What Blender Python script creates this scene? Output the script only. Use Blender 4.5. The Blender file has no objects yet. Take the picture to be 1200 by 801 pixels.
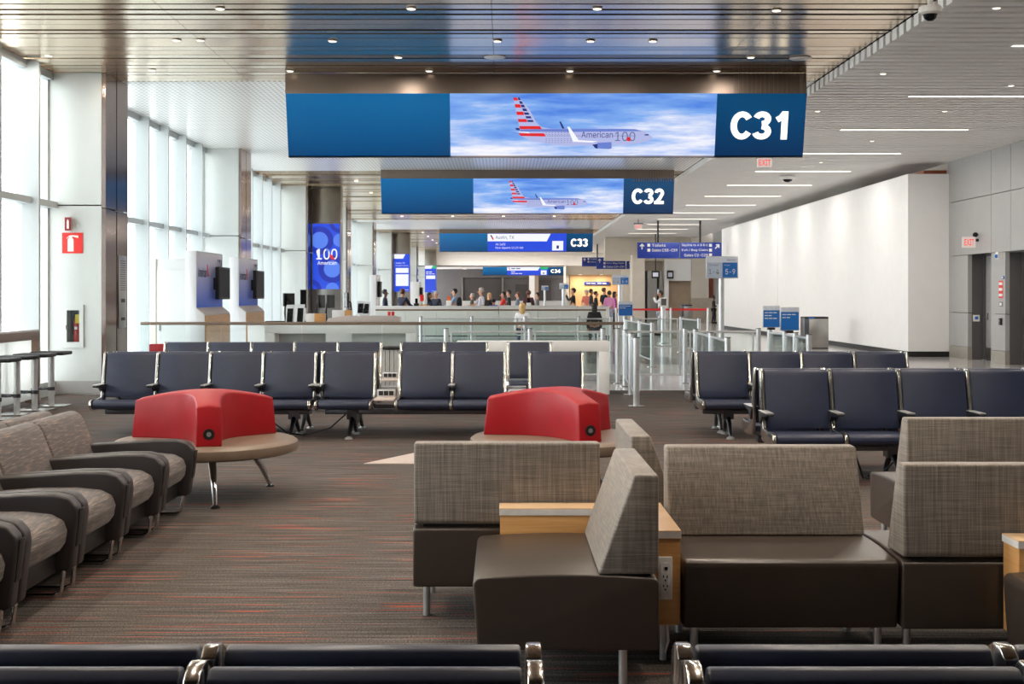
import bpy, bmesh, math, random
from mathutils import Vector, Matrix
random.seed(7)
S = bpy.context.scene
COL = S.collection
PI = math.pi
F, HCAM, VX, VY = 1500.0, 1.6, 590.0, 345.0

def at(px, py, Y):
    """photo pixel -> world point at distance Y"""
    s = F / Y
    return ((px - VX) / s, Y, HCAM - (py - VY) / s)

# ------------------------------------------------------------------ materials
def lin(c):
    return tuple((x / 12.92 if x <= 0.04045 else ((x + 0.055) / 1.055) ** 2.4) for x in [v / 255.0 for v in c])

def new_mat(name):
    m = bpy.data.materials.new(name)
    m.use_nodes = True
    nt = m.node_tree
    b = nt.nodes['Principled BSDF']
    return m, nt, b

def N(nt, kind, **kw):
    n = nt.nodes.new(kind)
    for k, v in kw.items():
        if k in n.inputs.keys():
            n.inputs[k].default_value = v
        else:
            setattr(n, k, v)
    return n

def ramp(nt, stops):
    r = nt.nodes.new('ShaderNodeValToRGB')
    e = r.color_ramp.elements
    while len(e) < len(stops):
        e.new(0.5)
    for i, (p, c) in enumerate(stops):
        e[i].position = p
        e[i].color = (*c, 1) if len(c) == 3 else c
    return r

def mapped(nt, scale, coord='Object', rot=(0, 0, 0)):
    tc = nt.nodes.new('ShaderNodeTexCoord')
    mp = nt.nodes.new('ShaderNodeMapping')
    mp.inputs['Scale'].default_value = scale
    mp.inputs['Rotation'].default_value = rot
    nt.links.new(tc.outputs[coord], mp.inputs['Vector'])
    return mp.outputs['Vector']

def mat(name, rgb, rough=0.5, metal=0.0, var=0.06, scale=30.0, bump=0.0, spec=0.5, coat=0.0, bscale=None, sheen=0.0):
    """plain material with a little procedural variation of its colour and an optional grain"""
    m, nt, b = new_mat(name)
    c = lin(rgb)
    v = mapped(nt, (scale,) * 3)
    n = N(nt, 'ShaderNodeTexNoise', Scale=1.0, Detail=3.0)
    nt.links.new(v, n.inputs['Vector'])
    r = ramp(nt, [(0.3, tuple(max(0, x * (1 - var)) for x in c)), (0.7, tuple(min(1, x * (1 + var)) for x in c))])
    nt.links.new(n.outputs['Fac'], r.inputs['Fac'])
    nt.links.new(r.outputs['Color'], b.inputs['Base Color'])
    b.inputs['Roughness'].default_value = rough
    b.inputs['Metallic'].default_value = metal
    b.inputs['Specular IOR Level'].default_value = spec
    b.inputs['Coat Weight'].default_value = coat
    if sheen:
        b.inputs['Sheen Weight'].default_value = sheen
    if bump:
        n2 = N(nt, 'ShaderNodeTexNoise', Scale=(bscale or scale * 8), Detail=2.0)
        tc = nt.nodes.new('ShaderNodeTexCoord')
        nt.links.new(tc.outputs['Object'], n2.inputs['Vector'])
        bp = N(nt, 'ShaderNodeBump', Strength=bump, Distance=0.01)
        nt.links.new(n2.outputs['Fac'], bp.inputs['Height'])
        nt.links.new(bp.outputs['Normal'], b.inputs['Normal'])
    return m

def emit(name, rgb, strength=1.0):
    m, nt, b = new_mat(name)
    c = lin(rgb)
    b.inputs['Base Color'].default_value = (0.02, 0.02, 0.02, 1)
    b.inputs['Roughness'].default_value = 0.25
    b.inputs['Emission Color'].default_value = (*c, 1)
    b.inputs['Emission Strength'].default_value = strength
    return m

def woven(name, c1, c2, c3, sx=(6, 6, 220), sy=(220, 220, 6)):
    """crosshatched woven upholstery: two streaky noises, one along each thread"""
    m, nt, b = new_mat(name)
    a = N(nt, 'ShaderNodeTexNoise', Scale=1.0, Detail=2.0)
    nt.links.new(mapped(nt, sx), a.inputs['Vector'])
    d = N(nt, 'ShaderNodeTexNoise', Scale=1.0, Detail=2.0)
    nt.links.new(mapped(nt, sy), d.inputs['Vector'])
    ad = N(nt, 'ShaderNodeMath', operation='ADD')
    nt.links.new(a.outputs['Fac'], ad.inputs[0]); nt.links.new(d.outputs['Fac'], ad.inputs[1])
    mu = N(nt, 'ShaderNodeMath', operation='MULTIPLY'); mu.inputs[1].default_value = 0.5
    nt.links.new(ad.outputs[0], mu.inputs[0])
    r = ramp(nt, [(0.34, lin(c1)), (0.5, lin(c2)), (0.66, lin(c3))])
    nt.links.new(mu.outputs[0], r.inputs['Fac'])
    nt.links.new(r.outputs['Color'], b.inputs['Base Color'])
    b.inputs['Roughness'].default_value = 0.62
    b.inputs['Sheen Weight'].default_value = 0.15
    bp = N(nt, 'ShaderNodeBump', Strength=0.15, Distance=0.004)
    nt.links.new(mu.outputs[0], bp.inputs['Height'])
    nt.links.new(bp.outputs['Normal'], b.inputs['Normal'])
    return m

def glass(name, tint=(235, 245, 242), gloss=0.12):
    m = bpy.data.materials.new(name)
    m.use_nodes = True
    nt = m.node_tree
    nt.nodes.clear()
    out = nt.nodes.new('ShaderNodeOutputMaterial')
    t = nt.nodes.new('ShaderNodeBsdfTransparent'); t.inputs['Color'].default_value = (*lin(tint), 1)
    g = nt.nodes.new('ShaderNodeBsdfGlossy'); g.inputs['Roughness'].default_value = 0.02
    fr = N(nt, 'ShaderNodeFresnel', IOR=1.45)
    ad = N(nt, 'ShaderNodeMath', operation='MULTIPLY'); ad.inputs[1].default_value = gloss * 8
    ad.use_clamp = True
    mx = nt.nodes.new('ShaderNodeMixShader')
    nt.links.new(fr.outputs[0], ad.inputs[0]); nt.links.new(ad.outputs[0], mx.inputs[0])
    nt.links.new(t.outputs[0], mx.inputs[1]); nt.links.new(g.outputs[0], mx.inputs[2])
    nt.links.new(mx.outputs[0], out.inputs['Surface'])
    return m

def carpet_mat():
    m, nt, b = new_mat('carpet_weave')
    n1 = N(nt, 'ShaderNodeTexNoise', Scale=1.0, Detail=4.0, Roughness=0.7)
    nt.links.new(mapped(nt, (1.1, 42, 1)), n1.inputs['Vector'])
    n2 = N(nt, 'ShaderNodeTexNoise', Scale=1.0, Detail=2.0)
    nt.links.new(mapped(nt, (110, 200, 1)), n2.inputs['Vector'])
    ad = N(nt, 'ShaderNodeMath', operation='ADD')
    nt.links.new(n1.outputs['Fac'], ad.inputs[0]); nt.links.new(n2.outputs['Fac'], ad.inputs[1])
    hf = N(nt, 'ShaderNodeMath', operation='MULTIPLY'); hf.inputs[1].default_value = 0.5
    nt.links.new(ad.outputs[0], hf.inputs[0])
    r = ramp(nt, [(0.35, lin((24, 21, 19))), (0.5, lin((72, 65, 61))), (0.65, lin((142, 133, 126)))])
    nt.links.new(hf.outputs[0], r.inputs['Fac'])
    n3 = N(nt, 'ShaderNodeTexNoise', Scale=1.0, Detail=1.0)
    nt.links.new(mapped(nt, (1.1, 38, 1)), n3.inputs['Vector'])
    r3 = ramp(nt, [(0.655, (0, 0, 0)), (0.685, (1, 1, 1))])
    nt.links.new(n3.outputs['Fac'], r3.inputs['Fac'])
    mx = nt.nodes.new('ShaderNodeMix'); mx.data_type = 'RGBA'
    sc = N(nt, 'ShaderNodeMath', operation='MULTIPLY'); sc.inputs[1].default_value = 0.75
    nt.links.new(r3.outputs['Color'], sc.inputs[0])
    nt.links.new(sc.outputs[0], mx.inputs['Factor'])
    nt.links.new(r.outputs['Color'], mx.inputs['A'])
    mx.inputs['B'].default_value = (*lin((178, 78, 54)), 1)
    nt.links.new(mx.outputs['Result'], b.inputs['Base Color'])
    b.inputs['Roughness'].default_value = 0.9
    b.inputs['Specular IOR Level'].default_value = 0.3
    bp = N(nt, 'ShaderNodeBump', Strength=0.5, Distance=0.004)
    nt.links.new(n2.outputs['Fac'], bp.inputs['Height'])
    nt.links.new(bp.outputs['Normal'], b.inputs['Normal'])
    return m

def wood_mat(name, c1, c2, rough=0.35, scale=(3, 3, 60)):
    m, nt, b = new_mat(name)
    n = N(nt, 'ShaderNodeTexNoise', Scale=1.0, Detail=4.0, Distortion=0.6)
    nt.links.new(mapped(nt, scale), n.inputs['Vector'])
    r = ramp(nt, [(0.3, lin(c1)), (0.7, lin(c2))])
    nt.links.new(n.outputs['Fac'], r.inputs['Fac'])
    nt.links.new(r.outputs['Color'], b.inputs['Base Color'])
    b.inputs['Roughness'].default_value = rough
    return m

def perforated_mat():
    m, nt, b = new_mat('perforated_white_metal')
    v = N(nt, 'ShaderNodeTexVoronoi', Scale=1.0, Randomness=0.0)
    nt.links.new(mapped(nt, (11, 6, 0)), v.inputs['Vector'])
    r = ramp(nt, [(0.22, lin((186, 184, 182))), (0.32, lin((254, 253, 251)))])
    nt.links.new(v.outputs['Distance'], r.inputs['Fac'])
    nt.links.new(r.outputs['Color'], b.inputs['Base Color'])
    b.inputs['Roughness'].default_value = 0.3
    b.inputs['Metallic'].default_value = 0.4
    return m

def sky_screen_mat():
    m, nt, b = new_mat('sky_picture_on_screen')
    n = N(nt, 'ShaderNodeTexNoise', Scale=1.0, Detail=6.0, Roughness=0.6)
    nt.links.new(mapped(nt, (0.55, 1, 4.2)), n.inputs['Vector'])
    tc = nt.nodes.new('ShaderNodeTexCoord')
    sp = nt.nodes.new('ShaderNodeSeparateXYZ'); nt.links.new(tc.outputs['Generated'], sp.inputs[0])
    # the picture itself: whiter cloud low in the frame
    a = N(nt, 'ShaderNodeMath', operation='MULTIPLY_ADD'); a.inputs[1].default_value = -0.22; a.inputs[2].default_value = 0.10
    nt.links.new(sp.outputs['Z'], a.inputs[0])
    s2 = N(nt, 'ShaderNodeMath', operation='ADD')
    nt.links.new(a.outputs[0], s2.inputs[0]); nt.links.new(n.outputs['Fac'], s2.inputs[1])
    r = ramp(nt, [(0.3, lin((76, 130, 226))), (0.48, lin((128, 174, 240))), (0.60, lin((200, 214, 248))), (0.7, lin((246, 246, 255)))])
    nt.links.new(s2.outputs[0], r.inputs['Fac'])
    b.inputs['Base Color'].default_value = (0.02, 0.02, 0.02, 1)
    b.inputs['Roughness'].default_value = 0.3
    nt.links.new(r.outputs['Color'], b.inputs['Emission Color'])
    b.inputs['Emission Strength'].default_value = 1.0
    return m

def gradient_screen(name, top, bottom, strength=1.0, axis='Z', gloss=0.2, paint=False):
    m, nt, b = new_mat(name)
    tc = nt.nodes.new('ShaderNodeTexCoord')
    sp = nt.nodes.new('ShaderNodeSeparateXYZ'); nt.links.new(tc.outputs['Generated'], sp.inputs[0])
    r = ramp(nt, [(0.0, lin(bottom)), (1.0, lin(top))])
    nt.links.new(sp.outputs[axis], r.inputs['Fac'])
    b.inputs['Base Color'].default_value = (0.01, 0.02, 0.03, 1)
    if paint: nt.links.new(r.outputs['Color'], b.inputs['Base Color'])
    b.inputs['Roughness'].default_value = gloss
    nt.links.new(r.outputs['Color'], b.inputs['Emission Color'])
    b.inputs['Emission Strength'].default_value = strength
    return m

M = {}
M['carpet'] = carpet_mat()
M['terrazzo'] = mat('polished_terrazzo', (196, 190, 188), 0.12, var=0.10, scale=40, spec=0.6)
M['terrazzo_dark'] = mat('dark_terrazzo', (92, 88, 86), 0.12, var=0.15, scale=60)
M['navy'] = mat('navy_vinyl', (38, 45, 67), 0.4, var=0.06, scale=12, bump=0.06, bscale=500)
M['navy_dark'] = mat('black_plastic', (24, 25, 29), 0.45, scale=20)
M['alu'] = mat('polished_aluminium', (205, 203, 200), 0.16, 1.0, var=0.05, scale=8)
M['alu_brushed'] = mat('brushed_aluminium', (208, 210, 212), 0.38, 0.8, var=0.07, scale=14)
M['alu_dark'] = mat('dark_cast_aluminium', (96, 98, 104), 0.32, 1.0, scale=15)
M['chrome'] = mat('chrome', (225, 225, 226), 0.06, 1.0, var=0.02)
M['table_laminate'] = mat('pale_laminate', (205, 190, 182), 0.35, scale=20)
M['weave'] = woven('grey_woven_vinyl', (94, 86, 79), (121, 112, 103), (148, 138, 127), (5, 5, 190), (150, 55, 4))
M['vinyl'] = mat('charcoal_brown_vinyl', (60, 51, 45), 0.34, var=0.05, scale=8, bump=0.05, bscale=400)
M['chair_fabric'] = woven('streaked_lounge_fabric', (66, 61, 61), (80, 74, 73), (138, 119, 108), (60, 7, 170), (70, 10, 120))
M['chair_vinyl'] = mat('graphite_vinyl', (48, 44, 46), 0.42, var=0.05, scale=9, bump=0.05, bscale=400)
M['black_panel'] = mat('black_panel', (20, 20, 22), 0.4)
M['wood'] = wood_mat('honey_veneer', (196, 142, 84), (216, 164, 104))
M['wood_top'] = wood_mat('pale_maple_top', (226, 186, 144), (240, 206, 166), 0.25)
M['white_edge'] = mat('white_laminate_edge', (232, 228, 224), 0.35)
M['red'] = mat('red_vinyl', (152, 16, 26), 0.42, spec=0.35, var=0.05, scale=8, bump=0.03, bscale=400)
M['taupe'] = mat('taupe_vinyl', (122, 106, 92), 0.38, var=0.05, scale=8)
M['white_metal'] = mat('white_metal_cladding', (200, 203, 200), 0.34, 0.25, var=0.02, scale=2)
M['white'] = mat('white_paint', (236, 234, 232), 0.5, var=0.015, scale=3)
M['white_gloss'] = mat('white_lacquer', (226, 226, 228), 0.25, var=0.01)
M['frame_white'] = mat('pale_window_frame', (192, 198, 199), 0.45, var=0.02)
M['grey_panel'] = mat('grey_wall_panel', (168, 166, 164), 0.42, 0.15, var=0.03, scale=2)
M['grey_dark'] = mat('dark_grey_panel', (84, 81, 82), 0.45, var=0.06, scale=2)
M['grey_darker'] = mat('charcoal_wall', (56, 52, 52), 0.5, var=0.06, scale=2)
M['steel_mirror'] = mat('dark_polished_steel', (150, 134, 128), 0.14, 1.0, var=0.05, scale=3)
M['steel'] = mat('brushed_steel', (160, 158, 154), 0.3, 1.0, var=0.05, scale=5)
M['mirror_plank'] = mat('bronze_metal_plank', (228, 208, 182), 0.22, 1.0, var=0.05, scale=1.2)
M['fascia'] = mat('bronze_metal_fascia', (150, 136, 126), 0.3, 1.0, var=0.05, scale=2)
M['baffle'] = mat('pale_ceiling_baffle', (246, 244, 241), 0.45, 0.0, var=0.02, scale=2)
M['backing'] = mat('dark_ceiling_backing', (128, 125, 122), 0.8)
M['black_void'] = mat('black_ceiling_void', (22, 20, 18), 0.8)
M['perf'] = perforated_mat()
M['glass'] = glass('clear_glass', (248, 252, 251), 0.10)
M['glass_window'] = glass('window_glass', (246, 249, 249), 0.06)
M['bronze'] = mat('bronze_handrail', (140, 122, 108), 0.3, 0.8, scale=6)
M['brown_frame'] = mat('brown_metal_frame', (128, 104, 92), 0.4, 0.2)
M['stone'] = mat('speckled_granite_base', (150, 144, 134), 0.35, var=0.3, scale=120)
M['black'] = mat('matt_black', (16, 16, 17), 0.5)
M['black_gloss'] = mat('black_screen_glass', (18, 19, 24), 0.22, spec=0.25)
M['beige'] = mat('beige_wall', (214, 204, 190), 0.5, var=0.03, scale=2)
M['tan'] = mat('tan_shutter', (172, 152, 130), 0.5, var=0.05, scale=3)
M['tan_dark'] = mat('tan_stone_panel', (176, 164, 148), 0.3, var=0.06, scale=6)
M['orange_wall'] = mat('warm_tan_wall', (226, 184, 134), 0.6, var=0.03, scale=2)
M['brown_slats'] = mat('brown_timber_screen', (158, 82, 52), 0.5, var=0.2, scale=50)
M['concrete'] = mat('pale_apron_concrete', (226, 226, 222), 0.8, var=0.05, scale=0.5)
M['white_plastic'] = mat('white_plastic', (232, 230, 226), 0.4)
M['grey_plastic'] = mat('grey_plastic', (120, 120, 122), 0.4)
M['red_paint'] = mat('red_enamel', (196, 36, 30), 0.25)
M['sign_red'] = mat('sign_red', (226, 40, 34), 0.4)
M['yellow'] = mat('yellow_tag', (236, 206, 40), 0.5)
M['red_belt'] = mat('red_belt_webbing', (206, 30, 34), 0.5)
M['sign_blue'] = mat('wayfinding_blue', (30, 56, 150), 0.35)
M['poster_blue'] = mat('poster_blue', (28, 106, 186), 0.35)
M['poster_pale'] = mat('poster_pale', (206, 212, 224), 0.4)
M['cabinet_white'] = mat('cabinet_white', (204, 204, 203), 0.4, var=0.01)
M['kiosk_screen'] = mat('dull_screen', (30, 30, 36), 0.55, spec=0.15)
def frosted():
    m, nt, b = new_mat('frosted_white_panel')
    tr = nt.nodes.new('ShaderNodeBsdfTranslucent'); tr.inputs['Color'].default_value = (0.9, 0.9, 0.88, 1)
    b.inputs['Base Color'].default_value = (0.85, 0.85, 0.84, 1); b.inputs['Roughness'].default_value = 0.4
    mx = nt.nodes.new('ShaderNodeMixShader'); mx.inputs[0].default_value = 0.55
    nt.links.new(b.outputs[0], mx.inputs[1]); nt.links.new(tr.outputs[0], mx.inputs[2])
    nt.links.new(mx.outputs[0], nt.nodes['Material Output'].inputs['Surface'])
    return m
M['frosted'] = frosted()
M['lit_white'] = emit('lit_white_lettering', (255, 250, 232), 1.6)
M['lamp'] = emit('lamp_diffuser', (255, 244, 226), 4.0)
M['lamp_warm'] = emit('downlight_lens', (255, 236, 208), 3.0)
M['e_white'] = emit('screen_white', (245, 247, 252), 1.0)
M['e_blue'] = emit('screen_blue', (22, 70, 222), 1.0)
M['e_blue2'] = emit('screen_royal_blue', (8, 40, 176), 1.0)
M['e_blue3'] = emit('screen_periwinkle', (84, 128, 238), 1.0)
M['e_lilac'] = emit('screen_lilac', (178, 184, 230), 1.0)
M['e_lilac2'] = emit('screen_soft_blue', (104, 128, 208), 1.0)
M['e_red'] = emit('screen_red', (226, 32, 36), 1.0)
M['e_navy'] = emit('screen_navy', (24, 44, 120), 1.0)
M['e_grey'] = emit('screen_grey', (96, 110, 150), 1.0)
M['e_green'] = emit('screen_green', (24, 190, 110), 1.0)
M['e_yellow'] = emit('screen_yellow', (224, 232, 20), 1.0)
M['exit_red'] = emit('exit_sign_red', (240, 30, 20), 1.2)
M['exit_face'] = emit('exit_sign_face', (236, 214, 206), 0.75)
M['sky'] = sky_screen_mat()
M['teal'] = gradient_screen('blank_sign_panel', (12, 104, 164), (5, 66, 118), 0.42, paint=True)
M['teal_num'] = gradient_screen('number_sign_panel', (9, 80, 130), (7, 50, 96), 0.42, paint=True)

# ------------------------------------------------------------------ mesh builder
class MB:
    def __init__(s):
        s.v, s.f, s.m, s.cur = [], [], [], 0
    def mat(s, i):
        s.cur = i; return s
    def add(s, vs, fs):
        o = len(s.v)
        s.v += [tuple(p) for p in vs]
        s.f += [[i + o for i in f] for f in fs]
        s.m += [s.cur] * len(fs)
        return s
    def box(s, x0, x1, y0, y1, z0, z1):
        return s.add([(x0, y0, z0), (x1, y0, z0), (x1, y1, z0), (x0, y1, z0), (x0, y0, z1), (x1, y0, z1), (x1, y1, z1), (x0, y1, z1)],
                     [(0, 3, 2, 1), (4, 5, 6, 7), (0, 1, 5, 4), (1, 2, 6, 5), (2, 3, 7, 6), (3, 0, 4, 7)])
    def prism(s, pts, axis, a, b):
        n = len(pts)
        def P(p, t):
            return (t, p[0], p[1]) if axis == 'x' else (p[0], t, p[1]) if axis == 'y' else (p[0], p[1], t)
        vs = [P(p, a) for p in pts] + [P(p, b) for p in pts]
        fs = [list(range(n)), list(range(2 * n - 1, n - 1, -1))] + [(i, i + n, (i + 1) % n + n, (i + 1) % n) for i in range(n)]
        return s.add(vs, fs)
    def ring(s, c, d, r, n):
        d = Vector(d).normalized()
        u = d.orthogonal().normalized(); w = d.cross(u)
        return [tuple(Vector(c) + (u * math.cos(2 * PI * i / n) + w * math.sin(2 * PI * i / n)) * r) for i in range(n)]
    def cyl(s, p0, p1, r0, r1=None, n=14):
        r1 = r0 if r1 is None else r1
        d = Vector(p1) - Vector(p0)
        vs = s.ring(p0, d, r0, n) + s.ring(p1, d, r1, n)
        fs = [(i, (i + 1) % n, (i + 1) % n + n, i + n) for i in range(n)] + [list(range(n - 1, -1, -1)), list(range(n, 2 * n))]
        return s.add(vs, fs)
    def tube(s, pts, r, n=8):
        pts = [Vector(p) for p in pts]
        vs, fs = [], []
        u = None
        for i, p in enumerate(pts):
            d = (pts[min(i + 1, len(pts) - 1)] - pts[max(i - 1, 0)]).normalized()
            if u is None:
                u = d.orthogonal().normalized()
            else:
                u = (u - d * u.dot(d)).normalized()
            w = d.cross(u)
            rr = r[i] if isinstance(r, (list, tuple)) else r
            vs += [tuple(p + (u * math.cos(2 * PI * k / n) + w * math.sin(2 * PI * k / n)) * rr) for k in range(n)]
        for i in range(len(pts) - 1):
            for k in range(n):
                a, b = i * n + k, i * n + (k + 1) % n
                fs.append((a, b, b + n, a + n))
        fs += [list(range(n - 1, -1, -1)), list(range((len(pts) - 1) * n, len(pts) * n))]
        return s.add(vs, fs)
    def lathe(s, prof, c=(0, 0, 0), n=20):
        vs, fs = [], []
        for (r, z) in prof:
            vs += [(c[0] + r * math.cos(2 * PI * k / n), c[1] + r * math.sin(2 * PI * k / n), c[2] + z) for k in range(n)]
        for i in range(len(prof) - 1):
            for k in range(n):
                a, b = i * n + k, i * n + (k + 1) % n
                fs.append((a, b, b + n, a + n))
        fs += [list(range(n - 1, -1, -1)), list(range((len(prof) - 1) * n, len(prof) * n))]
        return s.add(vs, fs)
    def ball(s, c, rx, ry, rz, n=12, h=8):
        vs, fs = [], []
        for i in range(1, h):
            t = PI * i / h
            vs += [(c[0] + rx * math.sin(t) * math.cos(2 * PI * k / n), c[1] + ry * math.sin(t) * math.sin(2 * PI * k / n), c[2] + rz * math.cos(t)) for k in range(n)]
        top, bot = len(vs), len(vs) + 1
        vs += [(c[0], c[1], c[2] + rz), (c[0], c[1], c[2] - rz)]
        for i in range(h - 2):
            for k in range(n):
                a, b = i * n + k, i * n + (k + 1) % n
                fs.append((a, a + n, b + n, b))
        for k in range(n):
            fs.append((k, (k + 1) % n, top))
            fs.append(((h - 2) * n + (k + 1) % n, (h - 2) * n + k, bot))
        return s.add(vs, fs)
    def poly(s, pts):
        return s.add(pts, [list(range(len(pts)))])
    def build(s, name, mats, parent=None, bevel=0.0, seg=2, smooth=True, loc=None, rotz=0.0, angle=38):
        me = bpy.data.meshes.new(name)
        bm = bmesh.new()
        vs = [bm.verts.new(p) for p in s.v]
        for f, mi in zip(s.f, s.m):
            try:
                fc = bm.faces.new([vs[i] for i in f]); fc.material_index = mi
            except ValueError:
                pass
        bmesh.ops.recalc_face_normals(bm, faces=bm.faces[:])
        if bevel:
            es = [e for e in bm.edges if len(e.link_faces) == 2 and e.calc_face_angle(0) > 0.5]
            bmesh.ops.bevel(bm, geom=es, offset=bevel, segments=seg, affect='EDGES', profile=0.5, clamp_overlap=True)
        bm.to_mesh(me); bm.free()
        for mm in (mats if isinstance(mats, (list, tuple)) else [mats]):
            me.materials.append(mm)
        if smooth:
            me.shade_smooth()
            me.set_sharp_from_angle(angle=math.radians(angle))
        o = bpy.data.objects.new(name, me)
        COL.objects.link(o)
        if parent is not None:
            o.parent = parent
        if loc is not None:
            o.location = loc
        o.rotation_euler.z = rotz
        return o

def tag(o, label, cat, group=None):
    o['label'] = label; o['category'] = cat
    if group: o['group'] = group
    return o

def thing(name, label, cat, loc=(0, 0, 0), rotz=0.0, group=None):
    o = bpy.data.objects.new(name, None)
    o.empty_display_size = 0.2
    COL.objects.link(o)
    o.location = loc; o.rotation_euler = (0, 0, rotz)
    return tag(o, label, cat, group)

def struct(o):
    o['kind'] = 'structure'
    return o

KIDS = {}
def kids(o):
    return list(o.children)

def copy_tree(o, parent=None):
    c = o.copy()
    COL.objects.link(c)
    if parent is not None:
        c.parent = parent
    for ch in kids(o):
        copy_tree(ch, c)
    return c

try:
    import os as _os
    FONT = bpy.data.fonts.load(_os.path.join(bpy.utils.system_resource('DATAFILES', path='fonts'), 'Inter.woff2'))
except Exception:
    FONT = None

def text(s, x0, x1, zc, h, y, m, parent, name='lettering', bold=0.0, axis='y', keep=False, centre=None):
    """flat lettering facing -Y fitted into x0..x1 (or kept in proportion) with cap height h, centred on zc;
    '~' stands for a line of print too small to read in the photograph"""
    if s == '~':
        b = MB()
        n = max(2, int((x1 - x0) / (h * 3.2)))
        for i in range(n):
            xa = x0 + (x1 - x0) * i / n
            b.box(xa, xa + (x1 - x0) / n * 0.82, y - 0.002, y + 0.001, zc - h * 0.32, zc + h * 0.32)
        return b.build('print_line', m, parent, smooth=False)
    cu = bpy.data.curves.new(name, 'FONT')
    cu.body = s
    cu.resolution_u = 3
    if FONT is not None: cu.font = FONT
    cu.offset = bold
    cu.extrude = 0.004 / max(h, 0.02)
    t = bpy.data.objects.new('tmp', cu)
    me = bpy.data.meshes.new_from_object(t)
    bpy.data.objects.remove(t)
    xs = [v.co.x for v in me.vertices]; ys = [v.co.y for v in me.vertices]
    w, hh = max(xs) - min(xs), max(ys) - min(ys)
    ky = h / hh
    kx = (x1 - x0) / w if not keep else ky
    cx = (x0 + x1) / 2 if centre is None else centre
    mx, my = (max(xs) + min(xs)) / 2, (max(ys) + min(ys)) / 2
    for v in me.vertices:
        v.co = (cx + (v.co.x - mx) * kx, y - (0.002 if v.co.z > 0 else 0.0), zc + (v.co.y - my) * ky)
    me.materials.append(m)
    me.name = name
    o = bpy.data.objects.new(name, me)
    COL.objects.link(o)
    o.parent = parent
    return o

def glyphs(st, x0, x1, zc, h, y, m, parent, name='number', wt=0.20):
    """bold sans characters drawn as thick strokes; a character is 1 high"""
    def ar(cx, cz, rx, rz, a0, a1, n=22):
        return [(cx + rx * math.cos(math.radians(a0 + (a1 - a0) * i / n)), cz + rz * math.sin(math.radians(a0 + (a1 - a0) * i / n))) for i in range(n + 1)]
    k = wt / 2
    G = {'C': (0.68, [ar(0.37, 0.5, 0.37 - k, 0.5 - k, 37, 323)]),
         '3': (0.60, [ar(0.29, 0.73, 0.29 - k, 0.27 - k, 165, -90, 16), ar(0.29, 0.285, 0.31 - k, 0.285 - k, 90, -165, 16)]),
         '1': (0.50, [[(0.13, 0.70), (0.26, 0.78), (0.36, 0.92)], [(0.38, 1.0), (0.38, 0.0)]]),
         '2': (0.60, [ar(0.29, 0.70, 0.29 - k, 0.30 - k, 170, -20, 16) + [(0.32, 0.34), (0.11, 0.085)], [(0.0, k), (0.585, k)]]),
         '4': (0.64, [[(0.40, 1.0), (0.40, 0.0)], [(0.42, 0.93), (0.06, 0.36)], [(0.0, 0.30), (0.63, 0.30)]])}
    gap = 0.045
    tot = sum(G[c][0] for c in st) + gap * (len(st) - 1)
    sx = (x1 - x0) / tot
    b = MB()
    cur = 0.0
    lay = 0
    for c in st:
        w, strokes = G[c]
        for pts in strokes:
            L, R_ = [], []
            for i, p in enumerate(pts):
                a, d = Vector(pts[max(i - 1, 0)]), Vector(pts[min(i + 1, len(pts) - 1)])
                t = (d - a).normalized()
                nrm = Vector((-t.y, t.x)) * k
                L.append((p[0] + nrm.x, p[1] + nrm.y)); R_.append((p[0] - nrm.x, p[1] - nrm.y))
            lay += 1
            yy = y - 0.0004 * lay
            for i in range(len(pts) - 1):
                q = [L[i], L[i + 1], R_[i + 1], R_[i]]
                b.prism([(x0 + (cur + u) * sx, zc + (v - 0.5) * h) for u, v in q], 'y', yy - 0.012, yy)
        cur += w + gap
    return b.build(name, m, parent, smooth=False)
WORLD, STRIP, DOWN, SEAT, EXPO = 7.0, 62.0, 14.0, 55.0, 0.0
# ================================================================== THE SETTING
WX = -7.27          # window wall plane
ZC = 5.15           # metal ceiling
ZB = 5.0            # underside of the pale baffles
XE = 5.2            # where the metal ceiling gives way to the baffles
RX = 11.45          # grey service wall
BX = 10.4           # white enclosure wall
YF, YEND = -7.0, 104.0

# floors
struct(MB().box(WX - 0.3, 12.6, YF, 21.4, -0.05, 0.0).build('floor', M['carpet'], smooth=False))
struct(MB().box(WX - 0.3, 20.0, 21.4, 130.0, -0.05, -0.002).build('floor_terrazzo', M['terrazzo'], smooth=False))
b = MB()
b.add([(1.1, 30.0, 0.0), (4.8, 29.4, 0.0), (1.1, 50.0, 0.0), (0.9, 50.0, 0.0)], [(0, 1, 2, 3)])
for k in range(3):
    b.add([(-7.2, 29.5 + 9 * k, 0.0), (1.1, 29.5 + 9 * k, 0.0), (1.1, 31.0 + 9 * k, 0.0), (-7.2, 31.0 + 9 * k, 0.0)], [(0, 1, 2, 3)])
b.box(6.2, 6.8, 22, 74, -0.001, 0.0008)
struct(b.build('floor_border', M['terrazzo_dark'], smooth=False))
struct(MB().box(-140, WX - 0.35, -40, 200, -1.2, -1.0).build('ground', M['concrete'], smooth=False))

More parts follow.
